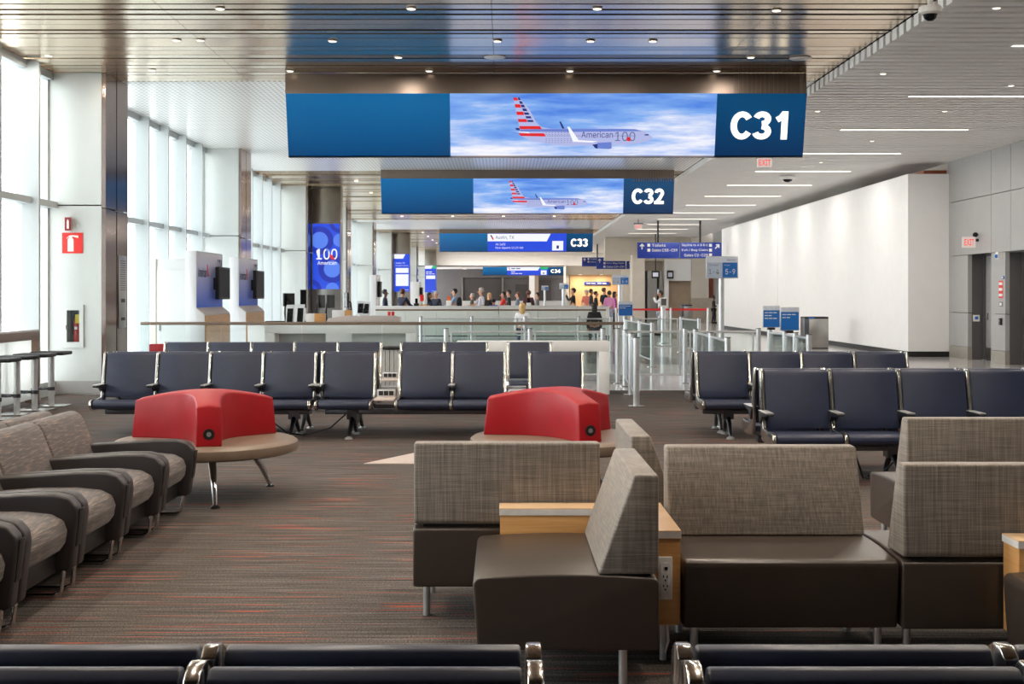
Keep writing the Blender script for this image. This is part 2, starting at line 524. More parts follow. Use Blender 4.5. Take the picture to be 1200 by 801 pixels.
# metal plank ceilings, with grooves between the planks
def planks(y0, y1, x0=WX - 0.1, x1=XE, mt='mirror_plank'):
    b = MB()
    y = y1; k = 0
    while y > y0 + 0.02:
        g = 0.11 if k % 7 == 6 else 0.06
        tl = random.uniform(-0.007, 0.007)
        w = min(0.30 - g, y - y0)
        rise = 0.0
        for (xa, xb) in ((x0, -4.25), (-4.244, -0.15), (-0.144, 3.35), (3.356, x1)):
            b.prism([(y - w, ZC + 0.008 - tl), (y, ZC + 0.008 + tl), (y, ZC + 0.04), (y - w, ZC + 0.04)], 'x', xa, xb)
        y -= 0.30; k += 1
    struct(b.build('ceiling', M[mt], smooth=False))
planks(YF, 21.35)
planks(36.75, 61.0)
planks(69.7, YEND)
b = MB()
b.box(WX - 0.1, XE, 21.35, 36.75, ZC, ZC + 0.05)
b.box(WX - 0.1, XE, 61.0, 69.7, ZC, ZC + 0.05)
struct(b.build('ceiling_perforated', M['perf'], smooth=False))
b = MB().box(WX - 0.3, RX + 0.8, YF, YEND + 0.3, ZC + 0.22, ZC + 0.3)
struct(b.build('ceiling_deck', M['black_void'], smooth=False))
# pale baffles over the walkway
b = MB()
y = YF
while y < YEND:
    b.box(XE + 0.02, RX + 0.1, y, y + 0.19, ZB, ZB + 0.15)
    y += 0.30
struct(b.build('ceiling_baffles', M['baffle'], smooth=False))
struct(MB().box(XE + 0.05, RX + 0.1, YF, YEND, ZB + 0.12, ZB + 0.17).build('ceiling_backing', M['backing'], smooth=False))

# window wall: deep vertical fins, transom, glass -- one bay between each pair of pillars
pill_y = [20.5 + 10.6 * k for k in range(-2, 9)]
wn = 0
for i in range(len(pill_y) - 1):
    ya, yb = pill_y[i] + 1.2, pill_y[i + 1]
    if i == 0: ya = YF
    if yb < 5: continue
    wn += 1
    b = MB()
    yk = 20.9 + 1.5 * math.ceil((ya - 20.9) / 1.5)
    while yk < yb - 0.1:
        b.box(WX - 0.08, WX + 0.24, yk - 0.035, yk + 0.035, 0.0, ZC - 0.02)
        yk += 1.5
    b.box(WX - 0.06, WX + 0.13, ya, yb, 2.98, 3.08)
    b.box(WX - 0.06, WX + 0.10, ya, yb, 0.0, 0.22)
    b.box(WX - 0.06, WX + 0.06, ya, yb, ZC - 0.12, ZC)
    fr = struct(b.build('window_%d' % wn, M['frame_white'], smooth=False))
    MB().box(WX - 0.03, WX - 0.015, ya, yb, 0.2, ZC - 0.1).build('pane', M['glass_window'], fr, smooth=False)

struct(MB().box(WX - 0.29, WX - 0.01, YF, pill_y[0] - 0.06, 0, 5.4).build('wall_left_light_block', M['grey_panel'], smooth=False))  # unseen solid wall added to cut window light on the sofa fronts
# pillars: white metal front, dark polished steel cheek
for i, y in enumerate(pill_y):
    b = MB()
    b.mat(0)
    if abs(y - 20.5) < 0.01:      # this pillar has the recess of the extinguisher cabinet
        b.box(WX - 0.3, -6.985, y, y + 1.2, 0, 3.02); b.box(-6.785, -6.44, y, y + 1.2, 0, 3.02)
        b.box(-6.985, -6.785, y, y + 1.2, 0, 0.84); b.box(-6.985, -6.785, y, y + 1.2, 1.35, 3.02)
        b.box(-6.985, -6.785, y + 0.17, y + 1.2, 0.84, 1.35)
    else:
        b.box(WX - 0.3, -6.44, y, y + 1.2, 0, 3.02)
    b.box(WX - 0.3, -6.44, y, y + 1.2, 3.04, ZC)
    b.mat(1)
    b.box(-6.435, -6.37, y + 0.0, y + 0.56, 0, 2.97)
    b.box(-6.435, -6.37, y + 0.60, y + 1.2, 0, 2.97)
    b.box(-6.435, -6.37, y + 0.0, y + 0.56, 2.99, ZC)
    b.box(-6.435, -6.37, y + 0.60, y + 1.2, 2.99, ZC)
    b.mat(2)
    b.box(-6.436, -6.41, y + 0.56, y + 0.60, 0, ZC)
    b.mat(0)
    b.box(-7.5, -7.28, y - 0.05, y - 0.001, 0, ZC)
    struct(b.build('pillar', [M['white_metal'], M['steel_mirror'], M['black']], smooth=False))
    b = MB()
    b.box(-7.16, -6.46, y - 0.012, y - 0.0005, 0.02, 0.22)
    struct(b.build('trim_%d' % (i + 30), M['grey_panel'], smooth=False))

# white enclosure on the walkway side
b = MB()
b.box(BX, 12.4, 32.9, 48.52, 0, 4.7)
b.box(BX, 12.4, 48.56, 61.0, 0, 4.7)
struct(b.build('wall_enclosure', M['white'], smooth=False))
b = MB()
b.box(BX - 0.02, 12.4, 32.88, 61.0, 0, 0.14)
struct(b.build('baseboard_enclosure', M['black'], smooth=False))
struct(MB().box(10.9, 12.0, 33.2, 40.0, 4.72, 4.82).build('trim_20', M['brown_slats'], smooth=False))
struct(MB().box(11.5, 12.6, 32.9, 62.0, 4.7, 5.2).build('wall_enclosure_upper', M['beige'], smooth=False))

# grey service wall with two recessed doorways
D2 = (27.65, 29.2, 2.56); D1 = (30.05, 31.55, 2.6)
b = MB()
def gp(y0, y1, z0, z1, x0=RX):
    b.box(x0, x0 + 0.1, y0 + 0.008, y1 - 0.008, z0 + 0.008, z1 - 0.008)
cuts = [(-7, -2), (-2, 3), (3, 8), (8, 12), (12, 16), (16, 20), (20, 24), (24, D2[0])]
for a_, c_ in cuts:
    gp(a_, c_, 0.3, 1.15); gp(a_, c_, 1.15, 2.58); gp(a_, c_, 2.58, 3.95); gp(a_, c_, 3.95, 5.1)
for a_, c_ in ((D2[0], 28.9), (28.9, 30.05), (30.05, 33.0)):
    gp(a_, c_, 2.58, 3.95); gp(a_, c_, 3.95, 5.1)
gp(D2[1], D1[0], 0.3, 1.15); gp(D2[1], D1[0], 1.15, 2.58)
gp(D1[1], 33.0, 0.3, 1.15); gp(D1[1], 33.0, 1.15, 2.58)
struct(b.build('wall_right', M['grey_panel'], smooth=False))
b = MB()
b.box(RX + 0.1, RX + 0.9, -7, D2[0], 0, 5.2); b.box(RX + 0.1, RX + 0.9, D2[1], D1[0], 0, 5.2); b.box(RX + 0.1, RX + 0.9, D1[1], 33.0, 0, 5.2)
b.box(RX + 0.1, RX + 0.9, D2[0], D2[1], D2[2], 5.2); b.box(RX + 0.1, RX + 0.9, D1[0], D1[1], D1[2], 5.2)
struct(b.build('wall_right_core', M['grey_dark'], smooth=False))
b = MB()
for a_, c_ in ((-7, D2[0]), (D2[1], D1[0]), (D1[1], 32.85)):
    b.box(RX - 0.01, RX + 0.1, a_, c_, 0, 0.3)
struct(b.build('baseboard_right', M['stone'], smooth=False))
for i, (d, wx) in enumerate(((D1, 1), (D2, 2))):
    b = MB()
    x = RX + 0.42
    b.box(x, x + 0.06, d[0] + 0.06, d[1] - 0.06, 0.01, d[2] - 0.06)
    dr = struct(b.build('door_%d' % (i + 1), M['grey_panel'], bevel=0.004))
    f = MB()
    f.box(x - 0.05, x + 0.07, d[0] + 0.001, d[0] + 0.06, 0, d[2] - 0.001); f.box(x - 0.05, x + 0.07, d[1] - 0.06, d[1] - 0.001, 0, d[2] - 0.001)
    f.box(x - 0.05, x + 0.07, d[0] + 0.06, d[1] - 0.06, d[2] - 0.06, d[2] - 0.001)
    f.build('door_frame', M['grey_dark'], dr, smooth=False)
    h = MB()
    h.cyl((x - 0.07, d[1] - 0.2, 1.05), (x, d[1] - 0.2, 1.05), 0.016); h.cyl((x - 0.06, d[1] - 0.2, 1.05), (x - 0.06, d[1] - 0.36, 1.05), 0.013)
    h.box(x - 0.01, x, d[1] - 0.23, d[1] - 0.17, 0.98, 1.14)
    h.build('door_handle', M['chrome'], dr)
    MB().box(x - 0.006, x, d[0] + 0.08, d[1] - 0.08, 0.02, 0.3).build('kick_plate', M['steel'], dr, smooth=False)
# shell behind the picture's right edge
struct(MB().box(12.4, 12.5, YF, YEND, 0, 5.3).build('wall_outer', M['grey_panel'], smooth=False))

struct(MB().box(WX - 0.3, 12.5, YF - 0.2, YF, 0, 5.4).build('wall_rear_light_block', M['grey_dark'], smooth=False))  # unseen dark wall added behind the camera so that fronts stay darker
# far end of the concourse
YB = 104.0
b = MB()
b.box(WX - 0.3, 12.0, YB, YB + 0.3, 3.84, 5.4)
struct(b.build('wall_far_band', M['white'], smooth=False))
struct(MB().box(WX, 12.5, YB, YB + 14, 3.86, 3.95).build('ceiling_far', M['white'], smooth=False))
YD = 114.0
sd = F / YD
def fx(px, Y=YD): return (px - VX) * Y / F
def fz(py, Y=YD): return HCAM - (py - VY) * Y / F
b = MB()
b.mat(0).box(fx(440), fx(541), YD, YD + 0.3, 0, 3.9)
b.mat(0).box(fx(541), fx(668), YD + 0.25, YD + 0.4, 0, 3.9)
b.mat(2).box(fx(541), fx(542.5), YD - 0.1, YD + 0.2, 0, fz(325))
b.mat(2).box(fx(588), fx(590), YD - 0.1, YD + 0.2, 0, fz(325))
b.mat(0).box(fx(541), fx(668), YD - 0.05, YD + 0.2, fz(325), 3.9)
b.mat(1).box(fx(544), fx(587), YD + 0.1, YD + 0.25, 0, fz(326))
b.mat(1).box(fx(604), fx(618), YD + 0.1, YD + 0.25, 0, fz(333))
b.mat(1).box(fx(632), fx(646), YD + 0.1, YD + 0.25, 0, fz(328))
b.mat(3).box(fx(620), fx(626.5), YD - 0.4, YD + 0.1, 0, 3.9)
b.mat(4).box(fx(627), fx(631), YD - 0.2, YD + 0.1, 0, 3.9)
struct(b.build('wall_back', [M['grey_dark'], M['grey_darker'], M['steel'], M['white'], M['tan']], smooth=False))
struct(MB().box(fx(667, 100), fx(726, 100), 100.0, 100.3, 0, 3.3).build('wall_recess', M['orange_wall'], smooth=False))
b = MB()
b.box(fx(663, 100), fx(668, 100), 100, 104, 0, 3.84)
b.box(fx(663, 99.3), fx(752, 99.3), 99.3, 104, 3.15, 3.84)
struct(b.build('wall_recess_side', M['beige'], smooth=False))
# cross wall at the end of the walkway
YR = 76.0
def rx(px): return fx(px, YR)
def rz(py): return fz(py, YR)
b = MB()
b.mat(0).box(rx(729), rx(751), YR, YR + 0.4, 0, rz(316))
b.mat(0).box(rx(738), rx(752), YR - 1.6, YR, 0, 3.9)
b.mat(1).box(rx(751), rx(782), YR + 0.3, YR + 0.5, 0, 4.2)
b.mat(2).box(rx(752), rx(756), YR, YR + 0.3, 0, 3.0)
b.mat(3).box(rx(756), rx(758), YR - 0.05, YR + 0.25, 0, 3.0)
b.mat(2).box(rx(759), rx(770), YR + 0.1, YR + 0.3, 0, 3.0)
b.mat(3).box(rx(770), rx(772), YR, YR + 0.3, 0, 3.0)
b.mat(2).box(rx(773), rx(779), YR + 0.1, YR + 0.3, 0, 3.0)
b.mat(4).box(rx(777), rx(782), YR - 0.6, YR + 0.3, 0, rz(304))
b.mat(4).box(rx(782), rx(809), YR - 0.5, YR + 0.3, rz(329), rz(304))
b.mat(5).box(rx(782), rx(809), YR, YR + 0.2, 0, rz(329))
b.mat(0).box(rx(808.5), rx(829), YR - 0.5, YR + 0.3, rz(349), 5.2)
b.mat(6).box(rx(808.5), rx(842), YR - 0.52, YR + 0.3, 0, rz(349))
b.mat(0).box(rx(829), rx(860), YR - 0.3, YR + 0.3, 0, 5.2)
struct(b.build('wall_cross', [M['beige'], M['tan_dark'], M['steel'], M['black'], M['white'], M['tan'], M['tan_dark']], smooth=False))
b = MB()
k = 0
while k < 14:
    xk = rx(829.5) + k * 0.045
    b.box(xk, xk + 0.03, YR - 0.36, YR - 0.3, rz(349), rz(325)); k += 1
struct(b.build('trim_21', M['brown_slats'], smooth=False))
struct(MB().box(6.0, 12.4, 75.8, 76.4, 3.6, 5.2).build('wall_cross_upper', M['beige'], smooth=False))

# sloping fascia above each gate sign
def fascia(y, z0=4.82):
    b = MB()
    b.box(-3.5, 4.86, y - 0.02, y + 0.1, z0, ZC - 0.005)
    x = 3.7
    while x < 4.84:
        b.box(x, x + 0.03, y - 0.05, y - 0.02, z0, ZC - 0.005); x += 0.07
    return struct(b.build('trim_%d' % int(22 + y), M['fascia'], smooth=False))
fascia(20.55); fascia(36.45); fascia(69.6)

# floor access plate in the carpet
b = MB().add([(-1.32, 12.1, 0.0), (-0.2, 12.1, 0.0), (-0.2, 13.1, 0.0), (-0.8, 13.1, 0.0),
              (-1.32, 12.1, 0.006), (-0.2, 12.1, 0.006), (-0.2, 13.1, 0.006), (-0.8, 13.1, 0.006)],
             [(0, 3, 2, 1), (4, 5, 6, 7), (0, 1, 5, 4), (1, 2, 6, 5), (2, 3, 7, 6), (3, 0, 4, 7)])
tag(b.build('floor_plate', M['table_laminate'], smooth=False), 'pale flat access plate let into the carpet behind the grey sofa', 'floor plate')
# ================================================================== TANDEM SEATING
P_, T_ = 0.60, 0.28
def arc(cx, cz, r, a0, a1, n):
    return [(cx + r * math.cos(math.radians(a0 + (a1 - a0) * i / n)), cz + r * math.sin(math.radians(a0 + (a1 - a0) * i / n))) for i in range(n + 1)]

def back_profile():
    # (y, z), seat faces -Y; pad with a rolled top, leaning back
    front = [(-0.245, 0.44), (-0.235, 0.52), (-0.20, 0.68), (-0.165, 0.82), (-0.148, 0.895)]
    top = [(-0.140, 0.925), (-0.118, 0.942), (-0.092, 0.938), (-0.078, 0.918), (-0.084, 0.892)]
    rear = [(-0.125, 0.80), (-0.155, 0.68), (-0.19, 0.52), (-0.20, 0.44)]
    return front + top + rear
def seat_profile():
    topl = [(-0.20, 0.415), (-0.34, 0.418), (-0.50, 0.43), (-0.60, 0.436)]
    roll = [(-0.65, 0.432), (-0.678, 0.41), (-0.684, 0.38), (-0.668, 0.352), (-0.64, 0.338)]
    und = [(-0.58, 0.345), (-0.45, 0.352), (-0.20, 0.360)]
    return topl + roll + und

def side_frame(b, x, w=0.030):
    # continuous polished L of the seat and back
    outer = [(-0.060, 0.93), (-0.085, 0.948), (-0.118, 0.946), (-0.150, 0.93), (-0.172, 0.85), (-0.21, 0.68), (-0.245, 0.52), (-0.275, 0.445),
             (-0.45, 0.435), (-0.62, 0.445), (-0.68, 0.425), (-0.695, 0.385), (-0.675, 0.345), (-0.62, 0.325), (-0.40, 0.322), (-0.22, 0.335), (-0.175, 0.40), (-0.15, 0.55), (-0.11, 0.75)]
    b.prism(outer, 'x', x - w / 2, x + w / 2)

def make_bench(label, slots, loc, rotz, arms=None, legs=None, group=None):
    """slots: string of c (chair) and t (power table); local x starts at 0, seats face local -Y"""
    root = thing('tandem_bench', label, 'tandem seating', loc, rotz, group)
    x = 0.0
    bounds = []
    prev = None
    length = sum(P_ if c == 'c' else T_ for c in slots)
    for i, c in enumerate(slots):
        w = P_ if c == 'c' else T_
        if c == 'c':
            x0, x1 = x + 0.024, x + w - 0.024
            MB().prism(seat_profile(), 'x', x0, x1).build('seat', M['navy'], root, bevel=0.006)
            MB().prism(back_profile(), 'x', x0, x1).build('backrest', M['navy'], root, bevel=0.006)
            for xx, nb in ((x, prev), (x + w, slots[i + 1] if i + 1 < len(slots) else None)):
                key = round(xx, 3)
                if key not in [k for k, _ in bounds]:
                    bounds.append((key, nb == 'c'))
        else:
            t = MB().box(x + 0.03, x + w - 0.03, -0.62, -0.18, 0.43, 0.45).build('power_table', M['table_laminate'], root, bevel=0.004)
            MB().box(x + 0.035, x + w - 0.035, -0.30, -0.18, 0.45, 0.53).build('outlet_box', M['alu_brushed'], t, bevel=0.004)
            o = MB()
            for k in range(3):
                o.box(x + 0.055 + k * 0.058, x + 0.105 + k * 0.058, -0.303, -0.3, 0.465, 0.515)
            o.build('socket', M['black'], t, smooth=False)
        prev = c
        x += w
    for k, (xx, shared) in enumerate(bounds):
        b = MB(); side_frame(b, xx)
        b.build('side_frame', M['alu'], root, bevel=0.005)
        if arms is None or k in arms:
            a = MB()
            a.prism([(-0.155, 0.575), (-0.50, 0.592), (-0.515, 0.58), (-0.50, 0.568), (-0.30, 0.545), (-0.20, 0.47), (-0.19, 0.50)], 'x', xx - 0.032, xx + 0.032)
            ar = a.build('armrest', M['navy_dark'], root, bevel=0.008)
            a = MB().box(xx - 0.036, xx + 0.036, -0.49, -0.17, 0.5885, 0.595)
            a.build('armrest_trim', M['alu_brushed'], ar, bevel=0.002)
    b = MB().box(0.05, length - 0.05, -0.33, -0.25, 0.255, 0.315)
    b.build('beam', M['alu_dark'], root, bevel=0.008)
    for lx in (legs or [0.45, length - 0.45]):
        b = MB()
        b.box(lx - 0.06, lx + 0.06, -0.36, -0.22, 0.20, 0.30)
        for fy in (-0.56, -0.04):
            b.tube([(lx, -0.29, 0.24), (lx, (fy - 0.29) / 2, 0.15), (lx + 0.012 * (1 if fy > -0.3 else -1), fy, 0.03)], [0.035, 0.026, 0.02], 10)
        lg = b.build('leg', M['alu_dark'], root)
        g = MB()
        for fy in (-0.56, -0.04):
            g.lathe([(0.045, 0.0), (0.045, 0.012), (0.022, 0.03), (0.0, 0.034)], (lx + 0.012 * (1 if fy > -0.3 else -1), fy, 0), 14)
        g.build('glide', M['alu_brushed'], lg)
    return root

# row with four seats, then the longer one with power tables, both in the middle of the lounge
YA = 14.72
make_bench('four-seat navy bench behind the red-backed round seat beside the windows', 'cccc', (-4.535, YA, 0), 0, legs=[0.55, 2.18])
make_bench('navy bench with two power tables, behind the round seat that stands by the grey sofas', 'ctcctc', (-2.06, YA, 0), 0, arms=[0, 3, 7], legs=[0.36, 2.7])
make_bench('four-seat navy bench turned to the windows side, back to back with the four-seat bench', 'cccc', (-4.50 + 2.4, YA + 0.02, 0), PI, legs=[0.22, 1.85])
make_bench('navy bench facing away, back to back with the bench with two power tables', 'ctcctc', (-2.06 + 2.96, YA + 0.02, 0), PI, arms=[0, 3, 7], legs=[0.26, 2.6])
# second row behind it
YB2 = 17.92
make_bench('long navy bench in the second row, its five seats in front of the gate desk', 'ccccctcctc', (-1.70 - 3.0, YB2, 0), 0, arms=[], legs=[0.6, 2.4, 4.2])
# walkway side
YC = 14.75
make_bench('four-seat navy bench in front of the boarding lane signs', 'cccc', (2.20, YC, 0), 0, arms=[1, 2, 3], legs=[0.33, 2.0])
make_bench('navy bench facing the glass barriers, backing onto the one before the boarding lane signs', 'cccc', (4.60, YC + 0.02, 0), PI, arms=[1, 2, 3], legs=[0.4, 2.07])
YD2 = 11.35
make_bench('navy bench behind the grey woven sofas, its first two seats in full view', 'ccccc', (2.26, YD2, 0), 0, legs=[1.1, 2.6])
make_bench('navy bench facing away, back to back with the one behind the grey woven sofas', 'ccccc', (5.26, YD2 + 0.02, 0), PI, legs=[1.1, 2.6])
# the two rows right in front of the camera, seen from behind
YN = 2.335
make_bench('navy bench back closest to the camera, cut off by the bottom edge', 'cctcctc', (-1.144, YN + 0.04, 0), 0, legs=[0.9, 2.2])
make_bench('navy bench back just beyond the closest one, facing the lounge armchairs', 'ctcctcc', (-1.144 + 3.56, YN - 0.04, 0), PI, legs=[1.05, 2.5])

# cord under the navy bench
c = MB().tube([(-2.64, 14.25, 0.3), (-2.6, 14.2, 0.22), (-2.42, 14.3, 0.06), (-2.25, 14.45, 0.012), (-1.95, 14.4, 0.10), (-1.76, 14.42, 0.27)], 0.008)
tag(c.build('power_cord', M['black']), 'thin black cord drooping below the navy benches next to a bench leg', 'cord')

c = MB().tube([(3.02, 11.05, 0.27), (3.05, 11.0, 0.15), (3.12, 11.1, 0.012), (3.2, 11.25, 0.012), (3.29, 11.12, 0.012), (3.22, 11.0, 0.012), (3.14, 11.08, 0.014), (3.3, 11.2, 0.02), (3.42, 11.08, 0.2)], 0.008)
tag(c.build('power_cord', M['black']), 'thin black cord looped on the carpet under the navy bench behind the sofas', 'cord')
# ================================================================== WOVEN SOFAS
def make_sofa(label, x, y, rotz, L=0.92, D=0.75):
    r = thing('lounge_sofa', label, 'sofa', (x, y, 0), rotz, 'grey woven lounge sofas')
    h = D / 2
    # seat block: slightly crowned, sharp front edge
    n = 10
    b = MB()
    prof = [(-h + 0.02, 0.17), (-h, 0.44), (-h + 0.008, 0.452)] + [(-h + 0.02 + (D - 0.04) * i / n, 0.462 + 0.014 * math.sin(PI * (i / n))) for i in range(n + 1)] + [(h, 0.45), (h, 0.17)]
    b.prism(prof, 'x', -L / 2, L / 2)
    b.build('seat_block', M['vinyl'], r, bevel=0.012, seg=3)
    b = MB().prism([(h - 0.245, 0.475), (h - 0.02, 0.475), (h, 0.49), (h, 0.875), (h - 0.10, 0.875)], 'x', -L / 2 + 0.005, L / 2 - 0.005)
    b.build('backrest', M['weave'], r, bevel=0.022, seg=3)
    b = MB().box(-L / 2 + 0.05, L / 2 - 0.05, h - 0.2, h - 0.03, 0.455, 0.48)
    b.build('bracket', M['black'], r, smooth=False)
    for sx in (-1, 1):
        for yy in (-h + 0.12, h - 0.14):
            MB().cyl((sx * (L / 2 - 0.06), yy, 0), (sx * (L / 2 - 0.06), yy, 0.175), 0.018, n=16).build('leg', M['alu_brushed'], r)
    return r
make_sofa('grey woven sofa seen from behind, blocking the carpet aisle by the wood ledge', 0.017, 6.632, PI)
make_sofa('grey woven sofa seen side-on with its empty seat toward the armchairs', 0.25, 5.60, -PI / 2)
make_sofa('grey woven sofa facing the camera beside the outlet panel', 1.232, 5.845, 0)
make_sofa('grey woven sofa seen end-on, its back against the red-backed seat', 1.03, 7.03, PI / 2)
make_sofa('grey woven sofa seen from behind with a wooden table corner against its back', 2.165, 5.842, PI)
make_sofa('grey woven sofa seen from behind, directly in front of the navy bench', 2.835, 7.88, PI, L=0.95)
make_sofa('dark sofa seat corner cut by the picture edge below the small wooden table', 2.42, 4.79, -PI / 2)

def wood_table(name, label, boxes, outlet, legs):
    r = thing(name, label, 'side table', (0, 0, 0))
    b = MB(); t = MB(); e = MB()
    for (x0, x1, y0, y1) in boxes:
        b.box(x0 + 0.004, x1 - 0.004, y0 + 0.004, y1 - 0.004, 0.18, 0.553)
        e.box(x0, x1, y0, y1, 0.553, 0.582)
        t.box(x0 + 0.001, x1 - 0.001, y0 + 0.001, y1 - 0.001, 0.582, 0.586)
    b.build('body', M['wood'], r, bevel=0.003)
    e.build('edge_band', M['white_edge'], r, smooth=False)
    t.build('top', M['wood_top'], r, smooth=False)
    for (lx, ly) in legs:
        MB().cyl((lx, ly, 0), (lx, ly, 0.18), 0.015).build('leg', M['alu_brushed'], r)
    if outlet:
        x, y = outlet
        p = MB().box(x - 0.031, x + 0.031, y - 0.008, y + 0.004, 0.29, 0.475).build('outlet_plate', M['white_plastic'], r, bevel=0.004)
        MB().box(x - 0.022, x + 0.022, y - 0.011, y - 0.008, 0.315, 0.45).build('outlet_insert', M['white_gloss'], p, bevel=0.003)
        s = MB()
        s.box(x - 0.004, x + 0.010, y - 0.0125, y - 0.010, 0.42, 0.432)
        for zc in (0.385, 0.345):
            s.box(x - 0.010, x - 0.006, y - 0.0125, y - 0.010, zc, zc + 0.012); s.box(x + 0.006, x + 0.010, y - 0.0125, y - 0.010, zc, zc + 0.010)
            s.cyl((x, y - 0.0125, zc - 0.010), (x, y - 0.010, zc - 0.010), 0.004, n=8)
        s.build('socket', M['black'], p, smooth=False)
    return r
tb = wood_table('wood_ledge_table', 'L-shaped wooden ledge table with a white outlet plate wedged between three sofas', [(-0.02, 0.635, 6.075, 6.245), (0.635, 0.765, 5.5, 6.245)],
                (0.695, 5.504), [(0.05, 6.16), (0.70, 5.62)])
tag(MB().tube([(0.70, 5.58, 0.2), (0.69, 5.56, 0.16), (0.685, 5.55, 0.09), (0.70, 5.54, 0.05), (0.715, 5.55, 0.1), (0.71, 5.56, 0.17)], 0.006).build('power_cord', M['white_plastic']),
    'white cord looped below the wooden table with the outlet plate', 'cord')
wood_table('wood_side_table', 'small wooden side table at the picture edge behind a sofa corner', [(2.12, 2.85, 5.27, 5.445)], None, [(2.2, 5.36), (2.75, 5.36)])

# ================================================================== LOUNGE ARMCHAIRS
def make_armchair(label, x, y, rotz, group):
    """local: faces +X, origin under the middle; width 0.84 along Y"""
    r = thing('lounge_armchair', label, 'armchair', (x, y, 0), rotz, group)
    w = 0.835; a = 0.10
    # back: rounded slab leaning
    prof = [(-0.56, 0.16), (-0.60, 0.62), (-0.595, 0.70), (-0.565, 0.745), (-0.51, 0.757), (-0.455, 0.735), (-0.425, 0.69), (-0.27, 0.30), (-0.27, 0.16)]
    MB().prism(prof, 'y', -w / 2 + 0.006, w / 2 - 0.006).build('backrest', M['chair_fabric'], r, bevel=0.018, seg=3)
    # seat cushion with a rounded nose
    prof = [(-0.33, 0.25), (-0.33, 0.445), (-0.10, 0.462), (0.12, 0.462), (0.26, 0.448), (0.325, 0.415), (0.345, 0.36), (0.335, 0.30), (0.30, 0.25)]
    MB().prism(prof, 'y', -w / 2 + a + 0.003, w / 2 - a - 0.003).build('seat_cushion', M['chair_fabric'], r, bevel=0.014, seg=3)
    MB().box(-0.5, 0.285, -w / 2 + a + 0.01, w / 2 - a - 0.01, 0.14, 0.255).build('base_panel', M['black_panel'], r, bevel=0.008)
    for s in (-1, 1):
        y0, y1 = (w / 2 - a, w / 2 - 0.004) if s > 0 else (-w / 2 + 0.004, -w / 2 + a)
        pr = [(-0.40, 0.44), (-0.40, 0.515), (0.10, 0.548), (0.27, 0.548), (0.345, 0.53), (0.385, 0.485), (0.392, 0.43), (0.362, 0.16), (0.335, 0.14), (-0.45, 0.14), (-0.45, 0.30)]
        MB().prism(pr, 'y', y0, y1).build('arm', M['chair_vinyl'], r, bevel=0.020, seg=3)
        # chrome sled foot
        yc = s * (w / 2 - 0.085)
        MB().tube([(-0.40, yc, 0.15), (-0.40, yc, 0.035), (-0.36, yc, 0.013), (0.255, yc, 0.013), (0.30, yc, 0.032), (0.315, yc, 0.15)], 0.012, 10).build('sled_leg', M['chrome'], r)
    y0 = w / 2 - a + 0.02
    MB().prism([(0.372, 0.27), (0.395, 0.47), (0.402, 0.47), (0.379, 0.27)], 'y', y0, y0 + 0.075).build('outlet_cover', M['black_panel'], r, bevel=0.003)
    return r
AX = -2.635
arm_labels = ['streaked grey lounge armchair next to the red-backed round seat', 'streaked grey lounge armchair second from the red-backed round seat',
              'streaked grey lounge armchair third from the red-backed round seat', 'streaked grey lounge armchair fourth from the red-backed round seat',
              'grey lounge armchair closest to the camera, only its arm showing at the picture edge']
for k in range(5):
    make_armchair(arm_labels[k], AX, 9.36 - 0.42 - 0.84 * k, 0, 'row of grey lounge armchairs')
back_labels = ['grey lounge armchair facing the bar stools, first of the rear row', 'grey lounge armchair facing the bar stools, second of the rear row',
               'grey lounge armchair facing the bar stools, third of the rear row', 'grey lounge armchair facing the bar stools, fourth of the rear row']
for k in range(4):
    make_armchair(back_labels[k], AX - 1.235, 9.36 - 0.42 - 0.84 * k, PI, 'rear row of grey lounge armchairs')

